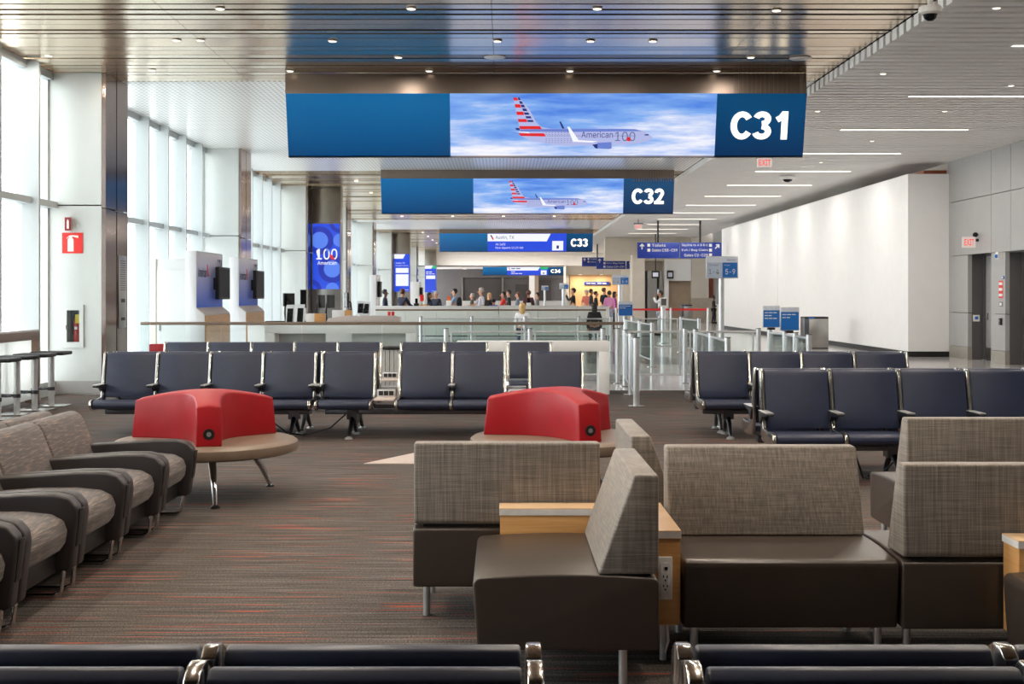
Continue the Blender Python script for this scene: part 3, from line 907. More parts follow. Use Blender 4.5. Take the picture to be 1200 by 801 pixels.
# ================================================================== RED-BACKED ROUND SEATS
def make_round(label, x, y, delta):
    r = thing('round_bench', label, 'round bench', (x, y, 0), math.radians(delta), 'red-backed round benches')
    R = 0.73
    MB().lathe([(0.0, 0.345), (R - 0.06, 0.345), (R - 0.012, 0.362), (R, 0.395), (R - 0.006, 0.43), (R - 0.035, 0.45), (R - 0.10, 0.458), (0.0, 0.462)], n=64).build('seat', M['taupe'], r)
    # three-armed back
    E_, hw = 0.60, 0.095
    def d(a): return Vector((math.cos(math.radians(a)), math.sin(math.radians(a))))
    def side_curve(k):
        """outline from the end of arm k to the end of arm k+1"""
        u, v = d(60 + 120 * k), d(180 + 120 * k)
        nu = Vector((-u.y, u.x)); nv = Vector((v.y, -v.x))
        p0 = u * E_ + nu * hw; p3 = v * E_ + nv * hw
        c0 = u * 0.10 + nu * hw * 1.0; c3 = v * 0.10 + nv * hw * 1.0
        out = []
        for i in range(17):
            t = i / 16
            out.append(p0 * (1 - t) ** 3 + c0 * 3 * t * (1 - t) ** 2 + c3 * 3 * t * t * (1 - t) + p3 * t ** 3)
        return out
    outl = []
    for k in range(3):
        outl += side_curve(k)
    n = len(outl)
    def ztop(p):
        rr = min(p.length / E_, 1.05)
        return 0.84 - 0.085 * rr ** 1.6
    b = MB()
    c0 = Vector((0, 0))
    levels = [(1.0, 0.462, 0), (0.99, None, 1)]
    vs = [(p.x * 1.02, p.y * 1.02, 0.455) for p in outl] + [(p.x * 0.965, p.y * 0.965, ztop(p)) for p in outl]
    fs = [(i, (i + 1) % n, (i + 1) % n + n, i + n) for i in range(n)]
    # top: strip fan toward a spine along each arm
    spine = {}
    vs2 = list(vs)
    ctr = len(vs2); vs2.append((0, 0, 0.85))
    # for each arm build a spine vertex list
    for k in range(3):
        a = d(180 + 120 * k)
    for k in range(3):
        # the outline of section k runs arm k -> arm k+1; split at the middle
        base = k * 17
        sp = []
        for i in range(17):
            p = outl[base + i]
            ax = d(60 + 120 * k) if i <= 8 else d(180 + 120 * k)
            t = max(0.0, p.dot(ax)) if i != 8 else 0.0
            q = ax * t * 0.965
            sp.append(len(vs2)); vs2.append((q.x, q.y, ztop(ax * t) + 0.012))
        for i in range(16):
            fs.append((n + base + i, n + base + i + 1, sp[i + 1], sp[i]))
        spine[k] = sp
    for k in range(3):
        # close the end cap of arm (end of section k, start of section k+1)
        e0 = n + k * 17 + 16; e1 = n + ((k + 1) % 3) * 17
        fs.append((e0, e1, spine[(k + 1) % 3][0], spine[k][16]))
    b.add(vs2, fs)
    b.add([v for v in vs[:n]], [list(range(n - 1, -1, -1))])
    me = b
    bk = me.build('backrest', M['red'], r, smooth=False)
    bm = bmesh.new(); bm.from_mesh(bk.data)
    bmesh.ops.remove_doubles(bm, verts=bm.verts, dist=0.002)
    bmesh.ops.recalc_face_normals(bm, faces=bm.faces[:])
    es = [e for e in bm.edges if len(e.link_faces) == 2 and e.calc_face_angle(0) > 0.75 and min(v.co.z for v in e.verts) > 0.45]
    bmesh.ops.bevel(bm, geom=es, offset=0.022, segments=3, affect='EDGES', profile=0.5, clamp_overlap=True)
    bm.to_mesh(bk.data); bm.free()
    bk.data.shade_smooth(); bk.data.set_sharp_from_angle(angle=math.radians(50))
    for k in range(3):
        a = 60 + 120 * k
        u = d(a)
        p = u * (E_ * 1.0)
        c = (p.x, p.y, 0.55)
        q = u * 0.016
        o = MB().cyl((c[0] - q.x, c[1] - q.y, c[2]), (c[0] + q.x * 0.5, c[1] + q.y * 0.5, c[2]), 0.042, n=24).build('outlet', M['black'], bk)
        MB().cyl((c[0], c[1], c[2]), (c[0] + q.x * 0.7, c[1] + q.y * 0.7, c[2]), 0.018, n=16).build('outlet_lid', M['grey_plastic'], o)
        f = d(a + 4)
        lg = MB()
        lg.tube([(f.x * 0.42, f.y * 0.42, 0.35), (f.x * 0.56, f.y * 0.56, 0.17), (f.x * 0.64, f.y * 0.64, 0.02)], [0.034, 0.026, 0.017], 12)
        L = lg.build('leg', M['chrome'], r)
        MB().lathe([(0.035, 0), (0.035, 0.01), (0.02, 0.024), (0.0, 0.026)], (f.x * 0.645, f.y * 0.645, 0), 14).build('glide', M['alu_dark'], L)
    return r
make_round('round taupe bench with red three-armed back beside the lounge armchairs', -2.37, 10.2, -15)
make_round('round taupe bench with red three-armed back behind the grey woven sofa', 0.455, 10.45, -9)

# ================================================================== WINDOW BAR AND STOOLS
r = thing('window_bar', 'long high white bar with a brown metal frame along the windows', 'bar counter', (-6.95, 16.0, 0))
MB().box(-0.22, 0.10, -9.0, 2.90, 1.06, 1.09).build('top', M['white_gloss'], r, bevel=0.004)
MB().box(0.06, 0.10, -9.0, 2.90, 0.94, 1.06).build('rail', M['brown_frame'], r, bevel=0.003)
MB().box(-0.10, 0.10, 2.86, 2.90, 0.0, 0.94).build('leg', M['brown_frame'], r, bevel=0.003)
MB().box(-0.10, 0.10, -9.0, -8.96, 0.0, 0.94).build('leg', M['brown_frame'], r, bevel=0.003)
b = MB()
for k in range(8):
    b.box(-0.03, 0.0, -8.95 + k * 1.476, -8.95 + (k + 1) * 1.476 - 0.012, 0.06, 0.93)
b.build('front_panel', M['frosted'], r, smooth=False)
def make_stool(label, x, y):
    r = thing('bar_stool', label, 'bar stool', (x, y, 0), 0, 'bar stools at the window bar')
    MB().box(-0.24, 0.24, -0.2, 0.2, 0.735, 0.785).build('seat', M['black'], r, bevel=0.018, seg=3)
    MB().cyl((0, 0, 0.015), (0, 0, 0.735), 0.042, n=20).build('pole', M['alu_brushed'], r)
    MB().box(-0.23, 0.23, -0.2, 0.2, 0.0, 0.015).build('base', M['alu'], r, bevel=0.004)
    f = MB()
    pts = [(-0.04, 0, 0.25), (-0.10, -0.10, 0.25), (-0.24, -0.12, 0.25), (-0.26, 0, 0.25), (-0.24, 0.12, 0.25), (-0.10, 0.10, 0.25), (-0.04, 0.01, 0.25)]
    f.tube(pts, 0.016, 8)
    f.cyl((0, 0, 0.225), (0, 0, 0.275), 0.05, n=20)
    f.build('footrest', M['alu_dark'], r)
    return r
for lb, y in (('black square bar stool next to the white pillar', 18.4), ('black square bar stool second from the white pillar', 17.75),
              ('black square bar stool third from the white pillar', 17.1), ('black square bar stool fourth from the white pillar, half cut off', 16.45)):
    make_stool(lb, -6.5, y)
# ================================================================== GATE SIGNS
def aircraft(r, scr, x_of, z_of, y):
    """picture shown on the screen: an airliner in flight, built as thin layers"""
    def shp(name, mt, polys, layer):
        b = MB()
        for pl in polys:
            b.prism([(x_of(px), z_of(pz)) for px, pz in pl], 'y', y - 0.0022 * layer, y - 0.0022 * layer + 0.0015)
        return b.build(name, M[mt], scr, smooth=False)
    shp('stabilizer', 'e_navy', [[(93, 292), (128, 292), (140, 312), (100, 306)], [(437, 243), (449, 243), (480, 296), (462, 298)]], 1)
    shp('fuselage', 'e_lilac', [[(118, 331), (135, 350), (210, 386), (400, 421), (540, 426), (900, 421), (1080, 406), (1150, 386), (1176, 365), (1150, 345), (1110, 318), (1040, 301), (900, 298), (380, 298), (345, 300), (130, 303)],
                                [(75, 65), (125, 65), (200, 150), (258, 250), (300, 286), (380, 299), (128, 304)]], 2)
    shp('fuselage_shade', 'e_lilac2', [[(345, 300), (900, 299), (1030, 301), (1090, 316), (900, 318), (500, 322), (130, 318), (130, 303)]], 3)
    lx = lambda z: 75 + (z - 65) * 55 / 238
    rxx = lambda z: 125 + (z - 65) * 0.62 if z < 250 else 240 + (z - 250) * 1.3
    dv = lambda z: 106 + (z - 65) * 0.45
    reds = [(65, 87), (115, 140), (170, 195), (225, 248)]
    shp('red_stripe', 'e_red', [[(lx(a), a), (dv(a), a), (dv(c), c), (lx(c), c)] for a, c in reds]
        + [[(lx(278), 278), (286, 278), (300, 301), (lx(301), 301)], [(116, 332), (318, 332), (335, 356), (136, 352)]], 4)
    blues = [(65, 84), (92, 112), (118, 138), (146, 166), (176, 193), (204, 220), (232, 247)]
    shp('blue_stripe', 'e_navy', [[(dv(a) + 3, a), (rxx(a), a), (rxx(c), c), (dv(c) + 3, c)] for a, c in blues], 4)
    shp('wing', 'e_white', [[(500, 282), (518, 284), (592, 384), (740, 392), (700, 402), (548, 396)], [(45, 315), (200, 324), (206, 333), (120, 322)]], 5)
    shp('engine', 'e_lilac2', [[(740, 404), (850, 398), (853, 446), (830, 452), (742, 446)]], 6)
    shp('engine_nozzle', 'e_navy', [[(700, 418), (742, 412), (742, 449), (722, 444)]], 6)
    shp('cockpit_window', 'e_navy', [[(1106, 341), (1140, 338), (1143, 348), (1114, 349)]], 5)
    shp('cabin_window', 'e_grey', [[(x, 348), (x + 5, 348), (x + 5, 355), (x, 355)] for x in list(range(345, 520, 13)) + list(range(560, 610, 13)) + list(range(864, 1040, 13))], 4)
    shp('hexagon_pattern', 'e_grey', [[(x, z), (x + 12, z), (x + 12, z + 3), (x, z + 3)] for x in range(330, 530, 24) for z in (312, 326, 340, 372, 386, 400)], 4)
    text('American', x_of(612), x_of(860), z_of(343), z_of(318) - z_of(364), y - 0.014, M['e_navy'], scr)
    text('100', x_of(878), x_of(1036), z_of(356), z_of(322) - z_of(392), y - 0.0125, M['e_grey'], scr)
    shp('red_flash', 'e_red', [[(975, 360), (995, 362), (1000, 394), (968, 388)]], 8)

def gate_sign(num, label, y, picture, W=8.35, x0=-3.49, zt=4.82, H=0.965, tilt=0.28, fr=(0.315, 0.828)):
    r = thing('gate_sign', label, 'gate sign', (x0, y, zt))
    def Q(u0, u1, dy, inset=0.0):
        """slightly tilted box panel from fraction u0 to u1 of the width"""
        b = MB()
        xa, xb = u0 * W, u1 * W
        s = tilt / H
        b.add([(xa, dy, 0), (xb, dy, 0), (xb, dy + tilt, -H), (xa, dy + tilt, -H), (xa, dy + 0.03, 0), (xb, dy + 0.03, 0), (xb, dy + tilt + 0.03, -H), (xa, dy + tilt + 0.03, -H)],
              [(0, 3, 2, 1), (4, 5, 6, 7), (0, 1, 5, 4), (1, 2, 6, 5), (2, 3, 7, 6), (3, 0, 4, 7)])
        return b
    h = MB()
    h.prism([(0.03, 0.0), (0.03 + tilt, -H), (tilt, -H - 0.03), (0.36, -H - 0.03), (0.36, 0.0)], 'x', 0.0, W)
    h.build('housing', M['fascia'], r, smooth=False)
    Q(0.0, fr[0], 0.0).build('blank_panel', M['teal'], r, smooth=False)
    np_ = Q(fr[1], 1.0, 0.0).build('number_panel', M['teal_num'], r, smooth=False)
    # the screen and its picture live in an upright frame, then lean with the sign
    sc = Q(fr[0], fr[1], -0.004)
    scr = sc.build('screen', M['sky'] if picture == 'plane' else M['e_blue'], r, smooth=False)
    k = W / 8.35
    before = set(bpy.data.objects)
    if picture == 'plane':
        x_of = lambda px: ((590 + px / 6.667) - 335) * W / 610.0
        z_of = lambda pz: -((105 + pz / 6.667) - 110) * H / 70.0
        aircraft(r, scr, x_of, z_of, -0.008)
    else:
        sx = lambda u: (fr[0] + (fr[1] - fr[0]) * u) * W
        b = MB().prism([(sx(0.0), -0.02 * H), (sx(0.80), -0.02 * H), (sx(0.75), -0.44 * H), (sx(0.0), -0.44 * H)], 'y', -0.012, -0.006)
        b.build('header', M['e_white'], scr, smooth=False)
        b = MB().prism([(sx(0.03), -0.10 * H), (sx(0.05), -0.10 * H), (sx(0.067), -0.24 * H), (sx(0.05), -0.24 * H)], 'y', -0.016, -0.012)
        b.build('blue_flash', M['e_navy'], scr, smooth=False)
        b = MB().prism([(sx(0.045), -0.22 * H), (sx(0.07), -0.22 * H), (sx(0.078), -0.35 * H), (sx(0.06), -0.35 * H)], 'y', -0.018, -0.013)
        b.build('red_flash', M['e_red'], scr, smooth=False)
        q = MB().box(sx(0.82), sx(0.96), -0.012, -0.006, -0.95 * H, -0.42 * H)
        q.build('info_box', M['e_white'], scr, smooth=False)
        q = MB().box(sx(0.875), sx(0.905), -0.016, -0.012, -0.85 * H, -0.67 * H)
        q.build('info_mark', M['e_navy'], scr, smooth=False)
        if picture == 'austin':
            text('Austin, TX', sx(0.10), sx(0.335), -0.235 * H, 0.22 * H, -0.016, M['e_navy'], scr)
            text('AA 1402', sx(0.10), sx(0.225), -0.60 * H, 0.13 * H, -0.012, M['e_white'], scr)
            text('Now departs 11:25 AM', sx(0.10), sx(0.45), -0.81 * H, 0.14 * H, -0.012, M['e_white'], scr)
        else:
            text('~', sx(0.10), sx(0.34), -0.22 * H, 0.17 * H, -0.016, M['e_navy'], scr)
            text('~', sx(0.10), sx(0.2), -0.60 * H, 0.12 * H, -0.012, M['e_white'], scr)
            text('~', sx(0.10), sx(0.38), -0.81 * H, 0.12 * H, -0.012, M['e_white'], scr)
            MB().prism([(sx(0.80), -0.0), (sx(1.0), -0.0), (sx(0.99), -0.3 * H), (sx(0.82), -0.3 * H)], 'y', -0.014, -0.006).build('status_tab', M['e_green'], scr, smooth=False)
    xa = fr[1] * W; xb = W
    ww = xb - xa
    glyphs(num, xa + 0.165 * ww, xa + 0.81 * ww, -0.515 * H, 0.45 * H, -0.012, M['lit_white'], np_)
    for o in set(bpy.data.objects) - before:
        if o.type == 'MESH':
            for v in o.data.vertices:
                v.co.y += -v.co.z / H * tilt
    return r
gate_sign('C31', 'wide hanging gate sign reading C31 with an airliner picture', 20.5, 'plane')
gate_sign('C32', 'wide hanging gate sign reading C32 with an airliner picture', 36.4, 'plane', zt=4.9)
gate_sign('C33', 'wide hanging gate sign reading C33 with a flight notice', 69.5, 'austin', zt=4.92)
gate_sign('C34', 'wide hanging gate sign reading C34 with a flight notice', 99.0, 'san', W=6.25, x0=-1.6, zt=3.74, H=0.63, tilt=0.05, fr=(0.30, 0.81))

# ================================================================== LED TOTEMS BETWEEN THE WINDOWS
def totem(label, y, kind):
    r = thing('display_totem', label, 'display totem', (-5.88, y, 0))
    W = 0.94
    MB().box(-W / 2, W / 2, 0.0, 0.6, 0, ZC - 0.01).build('column', M['steel'], r, bevel=0.006)
    s = MB().box(-W / 2 + 0.02, W / 2 - 0.02, -0.03, 0.0, 1.78, 3.95).build('screen', M['e_blue'] if kind == 100 else M['e_blue'], r, smooth=False)
    MB().box(-W / 2 - 0.001, W / 2 + 0.001, -0.012, 0.0, 3.96, 4.0).build('seam', M['bronze'], r, smooth=False)
    if kind == 100:
        def disc(name, mt, cx, cz, ro, ri, layer):
            b = MB()
            n = 40
            pts = []
            xl, zl, zh = W / 2 - 0.021, 1.781, 3.949
            cl = lambda p: (min(max(p[0], -xl), xl), min(max(p[1], zl), zh))
            for i in range(n):
                a0, a1 = 2 * PI * i / n, 2 * PI * (i + 1) / n
                q = [cl((cx + ro * math.cos(a0), cz + ro * math.sin(a0))), cl((cx + ro * math.cos(a1), cz + ro * math.sin(a1))),
                     cl((cx + ri * math.cos(a1), cz + ri * math.sin(a1))), cl((cx + ri * math.cos(a0), cz + ri * math.sin(a0)))]
                area = abs(sum(q[j][0] * q[(j + 1) % 4][1] - q[(j + 1) % 4][0] * q[j][1] for j in range(4)))
                if area > 1e-6:
                    b.add([(p[0], -0.03 - 0.002 * layer, p[1]) for p in q], [(0, 1, 2, 3)])
            return b.build(name, M[mt], s, smooth=False)
        disc('ring', 'e_blue2', -0.22, 3.4, 0.46, 0.28, 1); disc('disc', 'e_blue3', -0.22, 3.4, 0.28, 0.0005, 2)
        disc('ring', 'e_blue2', 0.2, 2.45, 0.46, 0.28, 1); disc('disc', 'e_blue3', 0.2, 2.45, 0.28, 0.0005, 2)
        disc('disc', 'e_blue3', 0.2, 1.78, 0.22, 0.0005, 1); disc('ring', 'e_blue2', -0.5, 1.75, 0.35, 0.2, 1)
        disc('ring', 'e_blue2', 0.45, 4.0, 0.35, 0.22, 1); disc('disc', 'e_blue3', 0.45, 3.4, 0.22, 0.0005, 1)
        text('100', -0.33, 0.37, 2.94, 0.36, -0.04, M['e_white'], s, bold=0.008)
        text('American', -0.29, 0.34, 2.65, 0.12, -0.04, M['e_white'], s, bold=0.006)
        MB().prism([(0.10, 2.92), (0.19, 2.92), (0.29, 2.76), (0.17, 2.76)], 'y', -0.048, -0.044).build('red_flash', M['e_red'], s, smooth=False)
        MB().prism([(-0.02, 3.13), (0.06, 3.13), (0.1, 3.02), (0.03, 3.02)], 'y', -0.048, -0.044).build('blue_flash', M['e_blue3'], s, smooth=False)
    else:
        MB().prism([(-0.45, 3.94), (0.20, 3.94), (0.06, 3.68), (-0.45, 3.68)], 'y', -0.036, -0.03).build('header', M['e_white'], s, smooth=False)
        if kind == 34:
            MB().prism([(0.2, 3.94), (0.44, 3.94), (0.44, 3.7), (0.12, 3.7)], 'y', -0.036, -0.03).build('status_tab', M['e_green'], s, smooth=False)
        text('Austin, TX' if kind == 33 else '~', -0.36, 0.16, 3.42, 0.10, -0.036, M['e_white'], s, bold=0.004)
        text('Now departs 11:25 AM' if kind == 33 else '~', -0.36, 0.36, 3.27, 0.07, -0.036, M['e_white'], s)
        MB().box(-0.36, 0.38, -0.036, -0.03, 2.86, 3.14).build('info_box', M['e_white'], s, smooth=False)
        if kind == 33:
            MB().box(-0.36, 0.38, -0.036, -0.03, 2.1, 2.78).build('info_box', M['e_white'], s, smooth=False)
        text('American', 0.12, 0.40, 1.88, 0.07, -0.036, M['e_white'], s)
    return r
totem('tall column display showing a white 100 on blue circles', 42.5, 100)
totem('tall column display with a blue flight notice and two white boxes', 74.2, 33)
totem('tall column display with a blue flight notice and a green tab, by the dark wall', 103.2, 34)
r = thing('wall_screen', 'small yellow and blue advertising screen by the far windows', 'screen', (-6.2, 62.2, 0))
MB().box(-0.22, 0.16, 0.2, 0.28, 1.35, 2.55).build('case', M['white_metal'], r, bevel=0.01)
MB().box(-0.19, 0.13, 0.185, 0.2, 1.75, 2.45).build('picture', M['e_yellow'], r, smooth=False)
MB().box(-0.19, 0.13, 0.185, 0.2, 1.42, 1.75).build('caption', M['e_blue2'], r, smooth=False)
MB().box(-0.05, 0.05, 0.2, 0.28, 0.0, 1.35).build('post', M['white_metal'], r, smooth=False)

# ================================================================== THINGS ON THE WHITE PILLAR
r = thing('fire_extinguisher_cabinet', 'white recessed cabinet with a red fire extinguisher behind its glass on the pillar', 'extinguisher cabinet', (-6.885, 20.5, 0.75))
b = MB()
for q in ((-0.165, -0.10, 0.0, 0.69), (0.10, 0.165, 0.0, 0.69), (-0.10, 0.10, 0.0, 0.09), (-0.10, 0.10, 0.60, 0.69)):
    b.box(q[0], q[1], -0.03, -0.001, q[2], q[3])
b.build('frame', M['white_metal'], r, smooth=False)
MB().box(-0.0995, 0.0995, 0.150, 0.168, 0.0905, 0.5995).build('back_panel', M['grey_dark'], r, smooth=False)
MB().box(-0.0995, 0.0995, -0.012, -0.008, 0.09, 0.60).build('pane', M['glass'], r, smooth=False)
MB().cyl((-0.115, -0.04, 0.3), (-0.115, -0.04, 0.36), 0.012).build('handle', M['chrome'], r)
e = thing('fire_extinguisher', 'red fire extinguisher with a yellow tag inside the pillar cabinet', 'fire extinguisher', (-6.855, 20.575, 0.842))
MB().lathe([(0.0, 0), (0.046, 0.0), (0.05, 0.012), (0.05, 0.33), (0.04, 0.37), (0.016, 0.40), (0.0, 0.40)], n=22).build('cylinder', M['red_paint'], e)
MB().lathe([(0.0, 0.40), (0.014, 0.40), (0.014, 0.44), (0.0, 0.44)], n=12).build('valve', M['black'], e)
MB().box(-0.06, 0.0, -0.012, 0.012, 0.435, 0.452).build('handle', M['black'], e, bevel=0.003)
MB().tube([(-0.01, 0, 0.42), (-0.06, 0, 0.40), (-0.07, 0, 0.28), (-0.066, 0, 0.12)], 0.012).build('hose', M['black'], e)
MB().box(-0.01, 0.06, -0.056, -0.052, 0.30, 0.44).build('tag', M['yellow'], e, smooth=False)
MB().box(-0.022, 0.022, -0.0545, -0.049, 0.2, 0.245).build('sticker', M['white_plastic'], e, smooth=False)
s = thing('fire_extinguisher_sign', 'square red sign with a white extinguisher symbol on the pillar', 'safety sign', (-6.90, 20.5, 2.26))
MB().box(-0.165, 0.165, -0.012, -0.001, 0.0, 0.33).build('plate', M['sign_red'], s, smooth=False)
b = MB()
b.prism([(-0.075, 0.03), (0.02, 0.03), (0.02, 0.22), (0.0, 0.25), (-0.055, 0.25), (-0.075, 0.22)], 'y', -0.016, -0.012)
b.prism([(-0.05, 0.25), (-0.005, 0.25), (-0.005, 0.27), (0.095, 0.245), (0.095, 0.285), (-0.01, 0.29), (-0.05, 0.285), (-0.095, 0.24), (-0.085, 0.235), (-0.055, 0.268)], 'y', -0.016, -0.012)
b.build('symbol', M['white_plastic'], s, smooth=False)
s = thing('projecting_sign', 'small dark red projecting sign above the extinguisher sign on the pillar', 'safety sign', (-6.93, 20.5, 2.62))
MB().box(-0.055, -0.045, -0.12, -0.001, 0.0, 0.21).build('plate', mat('dark_red_plate', (130, 22, 28), 0.4), s, smooth=False)
MB().box(-0.055, 0.045, -0.125, -0.115, 0.0, 0.21).build('plate', mat('dark_red_plate', (140, 26, 34), 0.4), s, smooth=False)
MB().prism([(-0.02, 0.03), (0.012, 0.03), (0.012, 0.15), (-0.004, 0.18), (-0.02, 0.15)], 'y', -0.130, -0.125).build('symbol', M['white_plastic'], s, smooth=False)
# device panels on the steel cheek of the pillar
s = thing('control_panel', 'tall steel intercom panel on the dark polished cheek of the pillar', 'control panel', (-6.37, 21.38, 1.05))
MB().box(0.0, 0.015, -0.22, 0.22, 0.0, 1.2).build('plate', M['steel'], s, bevel=0.003)
b = MB()
for k in range(14):
    b.box(0.015, 0.018, -0.15, 0.15, 0.62 + k * 0.037, 0.635 + k * 0.037)
b.build('speaker_slots', M['grey_dark'], s, smooth=False)
b = MB().box(0.015, 0.02, -0.1, 0.1, 0.42, 0.48); b.box(0.015, 0.02, -0.1, 0.1, 0.12, 0.17)
b.build('button', M['black'], s, smooth=False)

# ================================================================== KIOSK WALLS AND CABINETS BY THE WINDOWS
kface = gradient_screen('kiosk_graphic', (198, 192, 198), (0, 76, 190), 0.15, gloss=0.5, paint=True)
def kiosk(label, y0, dy, top, num):
    r = thing('gate_kiosk', label, 'kiosk wall', (-6.0, y0, 0))
    MB().prism([(-0.22, 0), (0.16, 0), (0.16, 1.2), (0.0, 1.33), (0.0, top), (-0.22, top)], 'y', 0, dy).build('body', M['white_gloss'], r, bevel=0.004)
    g = MB().box(0.001, 0.012, 0.02, dy - 0.02, 1.345, top - 0.03).build('graphic', kface, r, smooth=False)
    MB().box(0.161, 0.175, 0.02, dy - 0.02, 0.05, 1.19).build('wood_front', M['wood'], r, smooth=False)
    MB().prism([(0.163, 1.205), (0.173, 1.213), (0.012, 1.344), (0.004, 1.334)], 'y', 0.02, dy - 0.02).build('ledge', M['table_laminate'], r, smooth=False)
    m = MB().box(0.10, 0.18, dy * 0.52, dy * 0.98, 1.5, 2.17).build('monitor', M['black'], r, bevel=0.01)
    MB().box(0.18, 0.184, dy * 0.54, dy * 0.96, 1.54, 2.13).build('monitor_screen', M['kiosk_screen'], m, smooth=False)
    MB().box(0.012, 0.10, dy * 0.62, dy * 0.68, 1.7, 1.95).build('bracket', M['black'], m, smooth=False)
    # lettering on the +X face
    def side_text(s, ya, yb, z, h, mt):
        t = text(s, 0, 1, z, h, 0, M[mt], g, bold=0.02)
        xs = [v.co.x for v in t.data.vertices]
        for v in t.data.vertices:
            v.co = (0.0135, ya + v.co.x * (yb - ya), v.co.z)
    side_text('American', dy * 0.04, dy * 0.36, top - 0.42, 0.19, 'black')
    side_text(num, dy * 0.78, dy * 0.97, top - 0.22, 0.2, 'sign_blue')
    MB().add([(0.0135, dy * 0.36, top - 0.25), (0.0135, dy * 0.40, top - 0.25), (0.0135, dy * 0.45, top - 0.5), (0.0135, dy * 0.39, top - 0.5)], [(0, 1, 2, 3)]).build('flash', M['sign_red'], g, smooth=False)
    return r
kiosk('white kiosk wall with a wooden base, the one next to the white cabinet', 25.0, 2.3, 2.46, 'C31')
kiosk('white kiosk wall with a wooden base, the one next to the gate desk scanners', 29.0, 2.2, 2.45, 'C32')
r = thing('white_cabinet', 'plain white cabinet with a beige edge standing by the windows beside the kiosk', 'cabinet', (-6.75, 26.2, 0))
MB().box(-0.42, 0.50, 0, 0.9, 0, 2.33).build('body', M['cabinet_white'], r, bevel=0.004)
MB().box(-0.46, -0.36, -0.03, 0.0, 0, 2.33).build('edge_panel', M['beige'], r, smooth=False)
d_ = MB().box(-0.34, 0.48, -0.025, 0.0, 0.03, 2.10).build('door', M['cabinet_white'], r, bevel=0.004)
MB().box(-0.30, -0.26, -0.045, -0.025, 0.86, 1.02).build('handle', M['steel'], d_, bevel=0.004)
r = thing('red_chair', 'dark red chair mostly hidden behind the second navy row by the windows', 'chair', (-5.12, 18.9, 0))
MB().box(-0.17, 0.17, 0.20, 0.27, 0.42, 0.865).build('backrest', M['red'], r, bevel=0.012)
MB().box(-0.24, 0.24, -0.24, 0.22, 0.38, 0.45).build('seat', M['red'], r, bevel=0.012)
for sx in (-1, 1):
    for sy in (-1, 1):
        MB().cyl((sx * 0.2, sy * 0.2, 0), (sx * 0.19, sy * 0.19, 0.38), 0.016).build('leg', M['alu_brushed'], r)

# ================================================================== GATE DESKS AND COUNTERS
def waterfall(name, label, x0, x1, y, z, d, leg=0.17, th=0.16, leftleg=True, cat='counter'):
    r = thing(name, label, cat, ((x0 + x1) / 2, y, 0))
    h = (x1 - x0) / 2
    MB().box(-h, h, 0, d, z - th, z).build('top', M['white'], r, bevel=0.006)
    MB().box(h - leg, h, 0, d, 0, z - th).build('leg', M['white'], r, bevel=0.006)
    if leftleg:
        MB().box(-h, -h + leg, 0, d, 0, z - th).build('leg', M['white'], r, bevel=0.006)
    return r
waterfall('charging_counter', 'low white counter with square legs ending near the glass barrier gate', -0.75, 1.70, 20.5, 0.85, 0.5, cat='counter')
g = waterfall('gate_counter', 'long white counter behind the bronze handrail carrying the desk scanners', -4.85, -1.78, 26.0, 1.02, 0.7, leg=0.2, th=0.2)
MB().box(-1.3, -0.35, 0.3, 0.4, 0.45, 0.8).build('inner_panel', M['grey_panel'], g, smooth=False)
MB().box(0.2, 1.3, 0.3, 0.4, 0.1, 0.8).build('inner_panel', M['white_metal'], g, smooth=False)
# back desk with boxes, monitors and scanners
s27 = F / 28.5
def dX(px): return (px - VX) / s27
def dZ(py): return HCAM - (py - VY) / s27
r = thing('gate_desk', 'white gate agent desk behind the long counter', 'desk', (-4.2, 28.5, 0))
MB().box(-1.5, 1.9, 0.0, 0.8, 0.0, 0.93).build('front', M['white'], r, bevel=0.006)
MB().box(-1.55, 1.95, -0.05, 1.05, 0.93, 0.97).build('worktop', M['table_laminate'], r, bevel=0.004)
MB().prism([(0.25, 0.97), (1.9, 0.97), (1.9, 1.10), (1.7, 1.13), (0.7, 1.13), (0.3, 1.07)], 'y', -0.03, 0.25).build('hood', M['table_laminate'], r, bevel=0.006)
def box_wood(label, px0, px1, pxw, top):
    x0, x1 = dX(px0), dX(px1)
    q = thing('desk_box', label, 'desk box', ((x0 + x1) / 2, 28.9, 0.97))
    h = (x1 - x0) / 2
    hw = (pxw - px0) / s27
    MB().box(-h, -h + hw, -0.1, 0.15, 0, dZ(top) - 0.97).build('shell', M['white'], q, bevel=0.004)
    MB().box(-h + hw, h, -0.11, 0.15, 0, dZ(top) - 0.97).build('wood_end', M['wood'], q, bevel=0.004)
box_wood('white box with a wooden end on the desk behind the twin scanners', 356, 378, 366, 367.5)
box_wood('white box with a wooden end on the desk below the swivel monitors', 387, 410, 402, 363.5)
def scanner(label, px, py, Y, w=0.17, h=0.42, tilt=0.18, face=1):
    s = F / Y
    x = (px - VX) / s; zt = HCAM - (py - VY) / s
    r = thing('boarding_scanner', label, 'boarding scanner', (x, Y, zt - h))
    MB().prism([(0.0, 0), (0.12, 0), (0.12 + tilt * 0.4, h), (tilt, h)], 'x', -w / 2, w / 2).build('shell', M['white_gloss'], r, bevel=0.012)
    p = MB().add([(-w * 0.36, 0.0 + tilt * 0.08 - 0.004, 0.03), (w * 0.36, tilt * 0.08 - 0.004, 0.03), (w * 0.36, tilt * 0.82 - 0.004, h * 0.82), (-w * 0.36, tilt * 0.82 - 0.004, h * 0.82)], [(0, 1, 2, 3)])
    p.build('scanner_screen', M['black_gloss'], r, smooth=False)
    MB().cyl((0, 0.05, -0.06), (0, 0.05, 0.02), 0.03).build('stand', M['white_gloss'], r)
scanner('white boarding scanner with a dark screen, the one next to the keyboard', 339, 357, 26.3)
scanner('white boarding scanner with a dark screen, the one beside the white box', 351, 356.5, 26.3)
